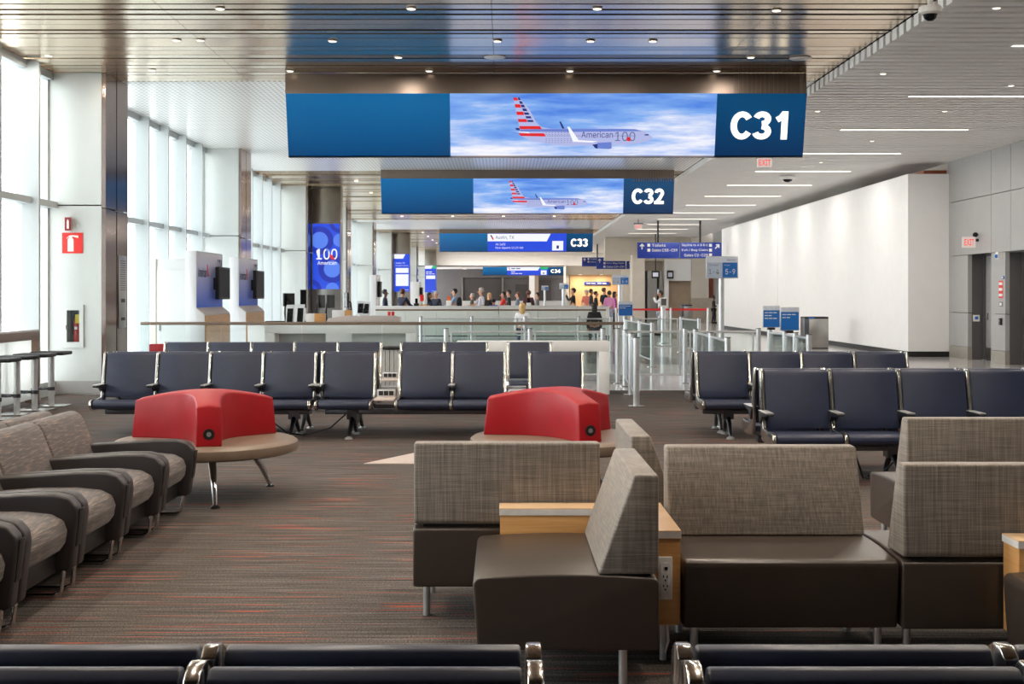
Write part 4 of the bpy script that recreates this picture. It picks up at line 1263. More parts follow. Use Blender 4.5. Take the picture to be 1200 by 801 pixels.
scanner('white boarding scanner beside the curved desk hood, facing the swivel monitors', 422, 352.5, 28.7, h=0.3)
scanner('white boarding scanner standing over the end of the curved desk hood', 428.5, 353, 28.7, h=0.3)
def monitor(label, px, py, w, h, Y=29.2, yaw=0.5, z0=0.97):
    s = F / Y
    x = (px - VX) / s; z = HCAM - (py - VY) / s
    r = thing('desk_monitor', label, 'monitor', (x, Y, z0), yaw)
    zz = z - z0
    m = MB().box(-w / 2, w / 2, -0.02, 0.02, zz - h / 2, zz + h / 2).build('panel', M['black'], r, bevel=0.006)
    MB().box(-w / 2 + 0.015, w / 2 - 0.015, -0.023, -0.02, zz - h / 2 + 0.015, zz + h / 2 - 0.015).build('monitor_screen', M['black_gloss'], m, smooth=False)
    MB().tube([(0, 0.02, zz), (0, 0.10, zz - 0.06), (0, 0.12, zz * 0.4), (0, 0.10, 0.03)], 0.02).build('arm', M['black'], r)
    MB().cyl((0, 0.10, 0), (0, 0.10, 0.025), 0.09).build('foot', M['black'], r)
monitor('black monitor behind the twin scanners, wide and turned away', 338.5, 351, 0.36, 0.30, yaw=1.0)
monitor('tall upright black monitor above the second scanner', 355.5, 350, 0.14, 0.42, yaw=0.2)
monitor('black swivel monitor on a tall arm, seen edge-on above the wooden-ended box', 376.5, 353, 0.32, 0.30, yaw=1.25)
monitor('second black swivel monitor on a tall arm, next to the edge-on one', 387.5, 353, 0.32, 0.30, yaw=1.2)
monitor('black monitor tilted on its arm in front of the blue display totem', 406, 351.5, 0.30, 0.34, yaw=-1.2)
def keyboard(label, px, py, Y):
    x, _, z = at(px, py, Y)
    r = thing('keyboard', label, 'keyboard', (x, Y, 0.97))
    MB().box(-0.26, 0.26, -0.1, 0.1, 0.0, 0.03).build('body', M['black'], r, bevel=0.004)
    b = MB()
    for i in range(12):
        for j in range(4):
            b.box(-0.25 + i * 0.042, -0.215 + i * 0.042, -0.09 + j * 0.046, -0.055 + j * 0.046, 0.03, 0.038)
    b.build('keys', M['navy_dark'], r, smooth=False)
keyboard('black keyboard on the gate desk beside the twin scanners', 325, 365, 28.8)
keyboard('black keyboard on the gate desk between the white boxes', 367, 363, 28.95)
for k, (px, lb) in enumerate(((455, 'small red cup on the curved desk hood'), (459.5, 'second small red cup at the end of the curved desk hood'))):
    x, _, z = at(px, 375, 28.52)
    tag(MB().lathe([(0.0, 0), (0.03, 0), (0.036, 0.09), (0.0, 0.09)], n=14).build('paper_cup', M['sign_red'], None, loc=(x, 28.72, 1.128)), lb, 'cup')
# litter bin by the power table
r = thing('waste_bin', 'white litter bin with a black lid behind the power table gap', 'waste bin', (-1.74, 19.6, 0))
b = MB()
for k in range(6):
    b.box(-0.2 + k * 0.067, -0.2 + k * 0.067 + 0.06, -0.005, 0.3, 0.02, 0.76)
b.build('body', M['white_metal'], r, smooth=False)
MB().box(-0.24, 0.22, -0.03, 0.33, 0.76, 0.80).build('lid', M['black'], r, bevel=0.006)

# far service counters behind the second handrail
def counter(label, x0, x1, y, z, mt='white'):
    r = thing('service_counter', label, 'counter', ((x0 + x1) / 2, y, 0))
    h = (x1 - x0) / 2
    b = MB()
    n = max(2, int((x1 - x0) / 1.1))
    for k in range(n):
        b.box(-h + 2 * h * k / n, -h + 2 * h * (k + 1) / n - 0.01, 0, 0.6, 0.1, z - 0.04)
    b.build('front', M[mt], r, smooth=False)
    MB().box(-h, h, -0.05, 0.65, z - 0.04, z).build('worktop', M['white_gloss'], r, bevel=0.004)
    MB().box(-h, h, 0.06, 0.6, 0, 0.1).build('plinth', M['grey_dark'], r, smooth=False)
counter('long white service counter with staff standing behind it, under the distant displays', -4.75, -0.175, 47.0, 1.18)
counter('long white service counter in front of the people in the dark hall', -0.165, 2.70, 47.0, 1.2)
counter('short white service counter in front of the tan wall, next to the black jacket', 2.715, 3.9, 47.0, 1.17)
counter('low white counter reaching across the dark hall behind the people', -2.5, 3.2, 62.0, 1.3)
# small things on the counters
def on_counter(name, label, cat, px, py, Y, w, h, mt, d=0.1, z0=None):
    x, _, z = at(px, py, Y)
    b = MB().box(-w / 2, w / 2, -d / 2, d / 2, 0, h)
    return tag(b.build(name, M[mt], None, bevel=min(w, h, d) * 0.12, loc=(x, Y, z0)), label, cat)
r = thing('notice_board', 'small red notice on a stand at the staffed counter', 'notice', (at(494.5, 0, 47.3)[0], 47.3, 1.18))
MB().box(-0.07, 0.07, -0.01, 0.01, 0.18, 0.42).build('board', M['sign_red'], r, bevel=0.005)
MB().cyl((0, 0, 0), (0, 0, 0.2), 0.012).build('stand', M['black'], r)
r = thing('notice_board', 'small orange notice on the counter before the man in light blue', 'notice', (at(526, 0, 47.3)[0], 47.3, 1.18))
MB().box(-0.06, 0.06, -0.01, 0.01, 0.2, 0.36).build('board', mat('orange_card', (238, 110, 50), 0.5), r, bevel=0.005)
MB().box(-0.1, 0.1, -0.05, 0.05, 0, 0.2).build('stand', M['white_plastic'], r, bevel=0.01)
for px, lb in ((488, 'small black payment terminal on the staffed counter by the red notice'), (619.5, 'white printer on the counter in front of the maroon jacket')):
    x = at(px, 0, 47.3)[0]
    r = thing('counter_device', lb, 'device', (x, 47.3, 1.2 if px > 600 else 1.18))
    MB().prism([(-0.08, 0), (0.08, 0), (0.08, 0.05), (-0.02, 0.10)], 'x', -0.09, 0.09).build('body', M['white_plastic'] if px > 600 else M['black'], r, bevel=0.006)
    MB().box(-0.05, 0.05, -0.02, 0.0, 0.1, 0.28).build('display', M['black_gloss'], r, bevel=0.004)
def wallkiosk(label, px0, px1, Y, top):
    s = F / Y
    x0, x1 = (px0 - VX) / s, (px1 - VX) / s
    r = thing('gate_kiosk', label, 'kiosk wall', ((x0 + x1) / 2, Y, 0))
    h = (x1 - x0) / 2
    z = HCAM - (top - VY) / s
    MB().box(-h, h, 0, 1.6, 0, z).build('body', M['white_gloss'], r, bevel=0.006)
    m = MB().box(h + 0.02, h + 0.12, 0.3, 1.1, 1.5, z - 0.25).build('monitor', M['black'], r, bevel=0.008)
    MB().box(h, h + 0.02, 0.6, 0.8, 1.6, 1.9).build('bracket', M['black'], m, smooth=False)
    MB().box(h, h + 0.4, 0, 1.6, 0.0, 1.15).build('base', M['wood'], r, bevel=0.006)
wallkiosk('distant white kiosk wall with a black monitor, next to the yellow screen', 433, 441, 50.5, 322)
wallkiosk('distant white kiosk wall between the two blue flight notices', 481, 491, 58, 330)

# ================================================================== BALUSTRADES AND QUEUE BARRIERS
def balustrade(label, x0, x1, y, z=1.06, step=1.6):
    r = thing('glass_balustrade', label, 'balustrade', ((x0 + x1) / 2, y, 0))
    h = (x1 - x0) / 2
    MB().tube([(-h, 0, z), (h, 0, z)], 0.03, 12).build('handrail', M['bronze'], r)
    n = max(1, round((x1 - x0) / step))
    for k in range(n):
        xa, xb = -h + 2 * h * k / n, -h + 2 * h * (k + 1) / n
        MB().box(xa + 0.012, xb - 0.012, -0.006, 0.006, 0.11, z - 0.028).build('glass_panel', M['glass'], r, smooth=False)
    MB().box(-h, h, -0.035, 0.035, 0.0, 0.12).build('base_channel', M['alu_brushed'], r, bevel=0.004)
balustrade('glass balustrade with bronze handrail between the navy rows and the gate counters', -6.8, 2.25, 24.0)
balustrade('glass balustrade with bronze handrail in front of the distant service counters', -4.5, 3.6, 45.0)

def barrier(label, pts, h=0.98, r_=0.045, group=None, foot=True):
    """glass queue barrier through the given floor points; a post at each"""
    o = thing('queue_barrier', label, 'queue barrier', (pts[0][0], pts[0][1], 0), 0, group)
    P = [Vector((p[0] - pts[0][0], p[1] - pts[0][1], 0)) for p in pts]
    for p in P:
        q = MB().cyl((p.x, p.y, 0.01), (p.x, p.y, h), r_, n=16).build('post', M['alu_brushed'], o)
        if foot:
            MB().cyl((p.x, p.y, 0), (p.x, p.y, 0.012), 0.12, n=20).build('foot', M['alu'], q)
        MB().cyl((p.x, p.y, h), (p.x, p.y, h + 0.012), r_ + 0.004, n=16).build('cap', M['alu_dark'], q)
    for a, c in zip(P[:-1], P[1:]):
        d = (c - a); L = d.length; u = d / L
        f = MB()
        for z in (0.15, h - 0.055):
            f.tube([tuple(a + u * r_ + Vector((0, 0, z))), tuple(c - u * r_ + Vector((0, 0, z)))], 0.02, 8)
        for t in (r_ + 0.05, L - r_ - 0.05):
            p = a + u * t
            f.tube([(p.x, p.y, 0.15), (p.x, p.y, h - 0.055)], 0.016, 8)
        fr = f.build('rail', M['alu_brushed'], o)
        nrm = Vector((-u.y, u.x, 0)) * 0.005
        a2, c2 = a + u * (r_ + 0.05), c - u * (r_ + 0.05)
        vs = []
        for z in (0.17, h - 0.075):
            for p in (a2 - nrm, c2 - nrm, c2 + nrm, a2 + nrm):
                vs.append((p.x, p.y, z))
        MB().add(vs, [(0, 3, 2, 1), (4, 5, 6, 7), (0, 1, 5, 4), (1, 2, 6, 5), (2, 3, 7, 6), (3, 0, 4, 7)]).build('glass_panel', M['glass'], fr, smooth=False)
    return o
barrier('long silver and glass queue barrier just behind the low white counter', [(-1.04, 23.2), (0.48, 23.2), (1.80, 23.2)])
barrier('silver and glass queue barrier between the gate opening and the boarding group sign', [(2.07, 23.2), (3.29, 23.2), (4.62, 23.2)])
barrier('silver and glass queue barrier end-on beside the low white counter', [(2.13, 22.4), (2.03, 20.4), (1.9, 18.3)])
barrier('silver and glass queue barrier end-on behind the navy bench by the boarding group sign', [(3.42, 22.8), (3.34, 20.6), (3.22, 18.4)])
barrier('silver and glass lane barrier carrying two blue notices', [(4.72, 22.7), (4.75, 21.6), (4.72, 20.7), (4.70, 19.7)])
barrier('long silver and glass barrier in front of the distant handrail', [(-2.3, 35.7), (-0.88, 35.7), (0.6, 35.7), (2.1, 35.7), (3.0, 35.7)])
barrier('silver and glass barrier on the polished floor below the black and white notice', [(3.6, 35.7), (4.95, 35.7), (5.1, 33.4)])
barrier('short silver barrier beside the boarding lane, halfway to the tan wall', [(3.15, 33.0), (3.25, 30.6), (3.3, 28.4)])

# signs on posts
def post_sign(label, px, py0, py1, w, Y, base='floor', pole=True, content='notice', z0=0.0, th=0.035, pr=0.045):
    s = F / Y
    x = (px - VX) / s
    zt, zb = HCAM - (py0 - VY) / s, HCAM - (py1 - VY) / s
    W = w / s
    r = thing('boarding_sign', label, 'sign', (x, Y, z0))
    zt -= z0; zb -= z0
    H = zt - zb
    f = MB().box(-W / 2, W / 2, -th, 0, zb, zt).build('frame', M['alu_brushed'], r, bevel=0.006)
    e = W * 0.03
    yb = -th - 0.003
    if content == 'group':
        MB().box(-W / 2 + e, W / 2 - e, yb, -th, zb + H * 0.72, zt - e).build('header', M['poster_pale'], f, smooth=False)
        MB().box(-W / 2 + e, -e * 0.2, yb, -th, zb + e, zb + H * 0.71).build('pale_panel', mat('poster_grey', (176, 188, 206), 0.4), f, smooth=False)
        bl = MB().box(e * 0.2, W / 2 - e, yb, -th, zb + e, zb + H * 0.71).build('blue_panel', M['poster_blue'], f, smooth=False)
        text('1-4', -W * 0.42, -W * 0.10, zb + H * 0.30, H * 0.22, yb - 0.002, M['grey_plastic'], f)
        text('5-9', W * 0.10, W * 0.40, zb + H * 0.30, H * 0.24, yb - 0.002, M['white_plastic'], f)
        if W > 0.5:
            text('Groups', W * 0.06, W * 0.24, zb + H * 0.59, H * 0.07, yb - 0.002, M['white_plastic'], f)
            text('Groups', -W * 0.42, -W * 0.12, zb + H * 0.59, H * 0.06, yb - 0.002, M['grey_plastic'], f)
            text('American', W * 0.14, W * 0.40, zt - H * 0.17, H * 0.06, yb - 0.002, M['sign_blue'], f)
    elif content == 'dark':
        MB().box(-W / 2 + e, W / 2 - e, yb, -th, zb + e, zt - e).build('face', M['white_plastic'], f, smooth=False)
        MB().box(-W * 0.32, W * 0.36, yb - 0.003, yb, zb + H * 0.12, zt - H * 0.12).build('panel', M['grey_dark'], f, smooth=False)
    else:
        MB().box(-W / 2 + e, W / 2 - e, yb, -th, zb + H * 0.80, zt - e).build('header', M['poster_pale'], f, smooth=False)
        MB().box(-W / 2 + e, W / 2 - e, yb, -th, zb + e, zb + H * 0.79).build('blue_panel', M['poster_blue'], f, smooth=False)
        for k, ln in enumerate(content.split('|')):
            text('~', -W * 0.40, W * (0.36 if len(ln) == 1 else 0.05), zb + H * (0.68 - 0.13 * k), H * 0.055, yb - 0.002, M['white_plastic'], f)
    if pole:
        p = MB().cyl((0, 0.012 + pr, 0.012), (0, 0.012 + pr, zb + H * 0.4), pr, n=18).build('pole', M['alu_brushed'], r)
        MB().cyl((0, 0.012 + pr, 0), (0, 0.012 + pr, 0.014), 0.2, n=28).build('base_plate', M['alu'], r)
    else:
        MB().box(-0.06, 0.06, -0.05, 0.04, zb - 0.04, zb).build('clamp', M['black'], r, bevel=0.006)
    return r
post_sign('tall boarding sign on a silver pole reading 1-4 and 5-9, before the white enclosure', 846, 300, 326, 37.5, 26.0, content='group', pr=0.055)
z = 0.993
post_sign('blue notice on the lane barrier, the one beside the boarding group pole', 903.5, 358, 383.5, 20, 21.6, pole=False, content='~|~~|~', z0=z)
post_sign('blue notice on the lane barrier, the one beside the steel bin', 925, 359.5, 387, 22, 20.7, pole=False, content='~|~~', z0=z)
post_sign('distant boarding sign reading 1-4 and 5-9 before the tan wall', 727, 321.5, 333.5, 20, 50.0, content='group', pr=0.09)
post_sign('distant blue notice on a post in front of the people by the tan wall', 733, 353, 370, 17, 34.0, content='~|~~', pr=0.06)
post_sign('distant black and white notice on a post by the red belt', 777.5, 348.5, 359, 9, 42.0, content='dark', pr=0.08)
post_sign('small distant boarding sign beside the man in the black jacket', 661, 331.5, 338.5, 11, 55.0, content='group', pr=0.09)
post_sign('smallest distant boarding sign above the counter in the dark hall', 638.5, 334.5, 340, 8, 58.0, content='group', pr=0.05)
# red belt between posts
r = thing('belt_barrier', 'red retractable belt strung between posts across the far walkway', 'belt barrier', (4.0, 46.0, 0))
xs = [at(722, 0, 46)[0] - 4.0, at(786, 0, 46)[0] - 4.0, at(829.5, 0, 46)[0] - 4.0]
for x in xs:
    MB().cyl((x, 0, 0.0), (x, 0, 1.12), 0.04, n=14).build('post', M['alu_brushed'], r)
for a, c in zip(xs[:-1], xs[1:]):
    MB().box(a + 0.04, c - 0.04, -0.004, 0.004, 1.03, 1.10).build('belt', M['red_belt'], r, smooth=False)

# bins on the walkway
def steel_bin(label, px0, px1, ytop, Y):
    s = F / Y
    x0, x1 = (px0 - VX) / s, (px1 - VX) / s
    h = HCAM - (ytop - VY) / s
    r = thing('steel_bin', label, 'litter bin', ((x0 + x1) / 2, Y, 0))
    w = (x1 - x0) / 2
    MB().box(-w * 0.62, w, 0, 0.55, 0.03, h - 0.06).build('body', M['steel'], r, bevel=0.01)
    MB().box(-w, -w * 0.62, 0.0, 0.55, h * 0.38, h - 0.04).build('side_unit', M['alu_dark'], r, bevel=0.01)
    MB().box(-w, w, -0.01, 0.56, h - 0.06, h).build('lid', M['black'], r, bevel=0.02)
    MB().box(-w * 0.7, -w * 0.2, -0.012, 0.0, h - 0.055, h - 0.015).build('label_plate', M['poster_blue'], r, smooth=False)
    MB().box(-w * 0.6, w * 0.98, 0.02, 0.53, 0.0, 0.03).build('plinth', M['black'], r, smooth=False)
steel_bin('brushed steel litter bin with black lid against the white enclosure wall', 943, 971, 371, 37.8)
steel_bin('distant steel litter bin with black lid beside the tan shutter', 799, 811.5, 357, 70.0)

# ================================================================== HANGING DIRECTION SIGNS
def way_sign(label, px0, px1, py0, py1, Y, poles, L, Rr, split=0.6):
    s = F / Y
    x0, x1 = (px0 - VX) / s, (px1 - VX) / s
    zt, zb = HCAM - (py0 - VY) / s, HCAM - (py1 - VY) / s
    r = thing('direction_sign', label, 'direction sign', ((x0 + x1) / 2, Y, zb))
    w, H = (x1 - x0) / 2, zt - zb
    b = MB().box(-w, -w + 2 * w * split - 0.02, -0.06, 0.06, 0, H).build('panel', M['sign_blue'], r, bevel=0.006)
    c = MB().box(-w + 2 * w * split + 0.02, w, -0.06, 0.06, 0, H).build('panel', M['sign_blue'], r, bevel=0.006)
    y = -0.065
    def arrow(cx, cz, sz, up, par):
        a = MB()
        pts = [(0, 0.5), (0.42, 0.08), (0.27, -0.05), (0.1, 0.12), (0.1, -0.5), (-0.1, -0.5), (-0.1, 0.12), (-0.27, -0.05), (-0.42, 0.08)]
        th = 0 if up else -PI / 4
        pp = [(cx + sz * (p[0] * math.cos(th) - p[1] * math.sin(th)), cz + sz * (p[0] * math.sin(th) + p[1] * math.cos(th))) for p in pts]
        a.prism(pp, 'y', y - 0.006, y + 0.004).build('arrow', M['white_plastic'], par, smooth=False)
    arrow(-w + H * 0.28, H * 0.75, H * 0.38, True, b)
    arrow(w - H * 0.28, H * 0.75, H * 0.38, L[0] == 'x', c)
    bx0 = -w + H * 0.62
    q = MB()
    for k in range(len(L) - 1):
        q.box(bx0, bx0 + H * 0.18, y - 0.004, y + 0.004, H * (0.73 - 0.31 * k), H * (0.92 - 0.31 * k))
    q.build('pictogram', M['white_plastic'], b, smooth=False)
    for k, t in enumerate(L[1:]):
        text(t, bx0 + H * 0.28, min(bx0 + H * 0.28 + len(t) * H * 0.125, -w + 2 * w * split - 0.1), H * (0.82 - 0.31 * k), H * 0.17, y, M['white_plastic'], b, bold=0.006)
    q = MB()
    cx1 = w - H * 0.62
    for k in range(len(Rr)):
        q.box(cx1 - H * 0.18, cx1, y - 0.004, y + 0.004, H * (0.73 - 0.31 * k), H * (0.92 - 0.31 * k))
    q.build('pictogram', M['white_plastic'], c, smooth=False)
    for k, t in enumerate(Rr):
        text(t, max(cx1 - H * 0.26 - len(t) * H * 0.125, -w + 2 * w * split + 0.1), cx1 - H * 0.26, H * (0.82 - 0.31 * k), H * 0.17, y, M['white_plastic'], c, bold=0.006)
    for p in poles:
        xp = (p - VX) / s - (x0 + x1) / 2
        MB().cyl((xp, 0, H), (xp, 0, ZB - zb), 0.045, n=12).build('rod', M['black'], r)
way_sign('hanging blue direction sign to the terminal train, baggage and gates, larger of the three', 747, 845.5, 284, 302.5, 59.0, [771, 820.5], ['up', 'Toilets', 'Gates C33-C39'], ['Skylink to A B D E', 'Exit / Bag Claim', 'Gates C2-C28'], 0.5)
way_sign('hanging blue direction sign partly covering another blue sign', 699, 768, 302, 315, 78.0, [716.5], ['up', 'Skylink to A B D E', 'Exit / Bag Claim', 'Gates C29-C39'], ['Toilets', 'Gates C2-C28'], 0.5)
way_sign('hanging blue direction sign partly hidden behind another blue sign', 682, 730, 301.5, 312, 86.0, [700], ['up', 'Toilets', 'Gates C2'], ['Toilets'], 0.6)
r = thing('direction_sign', 'thin blue direction sign mounted on the tan wall above the people', 'direction sign', (at(699.5, 0, 99.8)[0], 99.9, at(0, 333.5, 99.8)[2]))
b = MB().box(-1.0, 1.0, -0.05, 0.05, 0, 0.24).build('panel', M['sign_blue'], r, bevel=0.006)
text('~', -0.8, -0.05, 0.12, 0.13, -0.052, M['poster_pale'], b); text('~', 0.05, 0.8, 0.12, 0.13, -0.052, M['poster_pale'], b)
for px0, px1, py0, py1, lb in ((763.5, 773, 317, 326, 'dark hanging monitor beside the white portal wall'), (790.5, 798.5, 315.5, 325.5, 'dark wall monitor above the tan shutter')):
    x0, x1 = fx(px0, 72), fx(px1, 72); z0, z1 = fz(py1, 72), fz(py0, 72)
    r = thing('wall_monitor', lb, 'monitor', ((x0 + x1) / 2, 72.0 if px0 < 780 else 75.35, z0))
    w = (x1 - x0) / 2
    MB().box(-w, w, -0.08, 0.08, 0, z1 - z0).build('case', M['black'], r, bevel=0.01)
    MB().box(-w * 0.7, w * 0.6, -0.085, -0.08, (z1 - z0) * 0.22, (z1 - z0) * 0.75).build('picture', M['poster_pale'], r, smooth=False)
    if px0 < 780:
        MB().cyl((0, 0, z1 - z0), (0, 0, ZB - z0), 0.03).build('rod', M['black'], r)
    else:
        MB().box(-0.1, 0.1, 0.08, 0.16, 0.1, 0.3).build('bracket', M['black'], r, smooth=False)

# ================================================================== EXIT SIGNS, NOTICES, CAMERAS
def exit_sign(label, px, py, Y, w=0.42, h=0.28, top=ZB):
    x, _, z = at(px, py, Y)
    r = thing('exit_sign', label, 'exit sign', (x, Y, z))
    MB().box(-w / 2, w / 2, -0.03, 0.03, -h / 2, h / 2).build('case', M['exit_face'], r, bevel=0.004)
    text('EXIT', -w * 0.40, w * 0.40, 0, h * 0.62, -0.032, M['exit_red'], r, bold=0.008)
    MB().box(-w / 2 - 0.03, w / 2 + 0.03, -0.05, 0.05, h / 2, h / 2 + 0.05).build('housing', M['alu_dark'], r, bevel=0.004)
    if top:
        MB().cyl((0, 0, h / 2 + 0.05), (0, 0, top - z), 0.02).build('stem', M['alu_dark'], r)
    return r
exit_sign('red EXIT sign hanging just under the gate sign corner', 896, 190.5, 30.0, 0.34, 0.21)
exit_sign('smaller red EXIT sign hanging before the blue direction signs', 748, 265.5, 58.0, 0.34, 0.22)
x, y_, z = RX - 0.22, 30.85, 2.86
r = thing('exit_sign', 'red EXIT sign projecting from the grey wall above a doorway', 'exit sign', (x, y_, z))
MB().box(-0.17, 0.14, -0.03, 0.03, -0.13, 0.13).build('case', M['exit_face'], r, bevel=0.004)
text('EXIT', -0.13, 0.10, 0, 0.15, -0.032, M['exit_red'], r, bold=0.008)
MB().box(0.14, 0.219, -0.02, 0.02, 0.02, 0.08).build('bracket', M['black'], r, smooth=False)
MB().ball((0.14, -0.01, 0.18), 0.07, 0.06, 0.06).build('emergency_lamp', M['black'], r)
# notices on the grey pier
def on_pier(name, label, cat, y, z, w, h, mt, d=0.012, extra=None):
    r = thing(name, label, cat, (RX, y, z))
    MB().box(-d, 0.0075, -w / 2, w / 2, -h / 2, h / 2).build('plate', M[mt], r, smooth=False)
    if extra: extra(r, d)
    return r
def lines(r, d):
    b = MB()
    for k in range(3):
        b.box(-d - 0.003, -d, -0.1, 0.1, -0.16 + k * 0.13, -0.10 + k * 0.13)
    b.build('text_band', M['white_plastic'], r, smooth=False)
on_pier('red_notice', 'red notice with white text bands on the grey pier between the doorways', 'notice', 29.45, 1.72, 0.22, 0.4, 'sign_red', extra=lines)
on_pier('small_plate', 'small grey plate below the red notice on the grey pier', 'wall plate', 29.45, 1.38, 0.2, 0.11, 'grey_plastic', extra=lambda r, d: MB().box(-d - 0.003, -d, -0.06, 0.06, -0.03, 0.03).build('face', M['white_plastic'], r, smooth=False))
on_pier('card_reader', 'black card reader on the grey pier beside the doorway', 'card reader', 29.42, 0.98, 0.10, 0.16, 'black', d=0.05, extra=lambda r, d: MB().box(-d - 0.004, -d, -0.02, 0.02, 0.0, 0.04).build('light', M['grey_plastic'], r, smooth=False))
on_pier('wall_speaker', 'white and blue device high on the grey pier above the red notice', 'wall device', 29.45, 2.50, 0.16, 0.16, 'white_plastic', d=0.10, extra=lambda r, d: MB().ball((-d, 0, -0.02), 0.05, 0.05, 0.05).build('lens', M['poster_blue'], r))
on_pier('alarm_button', 'tiny blue button plate on the grey pier', 'wall device', 29.3, 1.99, 0.07, 0.07, 'poster_blue', d=0.02, extra=lambda r, d: MB().box(-d - 0.01, -d, -0.02, 0.02, -0.02, 0.02).build('button', M['white_plastic'], r, smooth=False))
r = thing('door_opener', 'square white push plate with blue mark inside the doorway', 'door push plate', (RX + 0.2, 31.55, 1.02))
MB().box(-0.08, 0.08, -0.03, -0.0005, -0.08, 0.08).build('plate', M['white_plastic'], r, bevel=0.004)
MB().box(-0.04, 0.04, -0.034, -0.03, -0.03, 0.04).build('mark', M['poster_blue'], r, smooth=False)

def dome(label, px, py, Y, rr=0.17, top=ZB, drop=True):
    x, _, z = at(px, py, Y)
    r = thing('dome_camera', label, 'security camera', (x, Y, z))
    MB().lathe([(0.0, 0.06), (rr * 0.9, 0.06), (rr, 0.03), (rr, -0.01), (rr * 0.75, -0.03), (0.0, -0.03)], n=28).build('housing', M['white_plastic'], r)
    MB().lathe([(rr * 0.62, -0.03), (rr * 0.5, -0.075), (rr * 0.25, -0.10), (0.0, -0.105)], n=24).build('dome', M['black_gloss'], r)
    if top - z > 0.07:
        MB().cyl((0, 0, 0.06), (0, 0, top - z), rr * 0.25, n=14).build('stem', M['white_plastic'], r)
    return r
dome('white dome camera hanging at the edge where the metal ceiling meets the baffles', 1090, 14, 14.6, rr=0.13)
dome('white dome camera hanging from the baffles beyond the EXIT sign', 923, 209, 36.5, rr=0.22)
def disc_thing(name, label, cat, px, py, z, r_, mt, group=None, lens=None):
    Y = (z - HCAM) * F / (VY - py)
    x = (px - VX) * Y / F
    r = thing(name, label, cat, (x, Y, z), 0, group)
    MB().lathe([(0.0, 0.0), (r_, 0.0), (r_ * 0.92, -0.008), (0.0, -0.010)], n=28).build('ring', M[mt], r)
    if lens:
        MB().lathe([(0.0, -0.0095), (r_ * 0.75, -0.0095), (r_ * 0.7, -0.012), (0.0, -0.0125)], n=20).build('lens', M[lens], r)
    return r
for px, py, lb in ((580, 67, 'flat white ceiling disc in the metal planks above the airliner picture'), (938, 68.5, 'flat white ceiling disc at the corner of the metal planks above the C31 number')):
    disc_thing('ceiling_disc', lb, 'ceiling speaker', px, py, ZC, 0.17, 'white_plastic')
disc_thing('ceiling_disc', 'pale oval detector in the baffles beside the hanging EXIT sign', 'smoke detector', 947, 194.5, ZB, 0.2, 'white_plastic')
# recessed downlights in the metal ceiling
DL = [(235, 47), (258, 10), (207, 47), (178, 82), (467, 67), (390, 48), (503, 83), (583, 48), (668, 83), (692, 48), (765, 48), (840, 83), (910, 12), (880, 67), (340, 83), (57, 65), (482, 10), (700, 10), (1000, 48)]
lamps = []
for px, py in DL:
    if px == 1000: continue
    o = disc_thing('downlight', 'small round recessed downlight in the metal plank ceiling', 'downlight', px, py, ZC, 0.068, 'white_plastic', 'downlights in the metal plank ceiling', 'lamp_warm')
    if py != 83: lamps.append(tuple(o.location))
DB = [(1035, 86), (958, 130), (1107, 130), (1022, 165), (1185, 100), (962, 190), (860, 183), (1168, 9)]
for px, py in DB:
    o = disc_thing('downlight', 'small round recessed downlight between the pale ceiling baffles', 'downlight', px, py, ZB, 0.06, 'white_plastic', 'downlights in the pale baffles', 'lamp_warm')
    lamps.append(tuple(o.location))
# downlights of the perforated and farther bays
for Y in (40.0, 44.5, 49, 53.5, 58, 73, 78, 83, 88):
    for x in (-4.6, -2.3, 0.0, 2.3):
        r = thing('downlight', 'small round recessed downlight in the distant metal ceiling', 'downlight', (x, Y, ZC), 0, 'downlights in the distant metal ceiling')
        MB().lathe([(0.0, 0.0), (0.06, 0.0), (0.055, -0.02), (0.0, -0.024)], n=16).build('lens', M['lamp_warm'], r)
# linear lights set between the baffles
strip_pos = []
for k in range(-2, 12):
    Y = 21.9 + 4.45 * k
    r = thing('linear_light', 'long linear light strip set across the pale ceiling baffles', 'ceiling light', (8.25, Y, ZB), 0, 'linear lights in the pale baffles')
    MB().box(-1.33, 1.33, -0.055, 0.055, -0.012, 0.0).build('trim', M['white_plastic'], r, smooth=False)
    MB().box(-1.31, 1.31, -0.04, 0.04, -0.016, -0.012).build('diffuser', M['lamp'], r, smooth=False)
    strip_pos.append((8.25, Y, ZB))
# small uplights on the fascia of the first sign
for px in (341, 504, 666, 829):
    x = at(px, 0, 20.4)[0]
# ================================================================== PEOPLE
SKIN = {'light': mat('skin_light', (222, 172, 146), 0.5), 'mid': mat('skin_mid', (178, 122, 92), 0.5), 'dark': mat('skin_dark', (92, 60, 46), 0.5)}
CLOTH = {}
def cloth(rgb):
    if rgb not in CLOTH:
        CLOTH[rgb] = mat('fabric_%d' % len(CLOTH), rgb, 0.75, scale=40)
    return CLOTH[rgb]
HAIR = {'black': mat('hair_black', (26, 22, 22), 0.5), 'brown': mat('hair_brown', (92, 58, 36), 0.5), 'blond': mat('hair_blond', (206, 168, 110), 0.5), 'grey': mat('hair_grey', (186, 182, 178), 0.6)}
SKINNED = []
def skin_mesh(name, verts, edges, radii, m, parent, root=0, sub=1):
    me = bpy.data.meshes.new(name)
    me.from_pydata(verts, edges, [])
    o = bpy.data.objects.new(name, me)
    COL.objects.link(o)
    o.parent = parent
    sk = o.modifiers.new('skin', 'SKIN')
    lay = me.skin_vertices[0].data
    for i, r_ in enumerate(radii):
        lay[i].radius = r_ if isinstance(r_, tuple) else (r_, r_)
    lay[root].use_root = True
    sk.use_smooth_shade = True
    s = o.modifiers.new('sub', 'SUBSURF'); s.levels = sub; s.render_levels = sub
    me.materials.append(m)
    SKINNED.append(o)
    return o

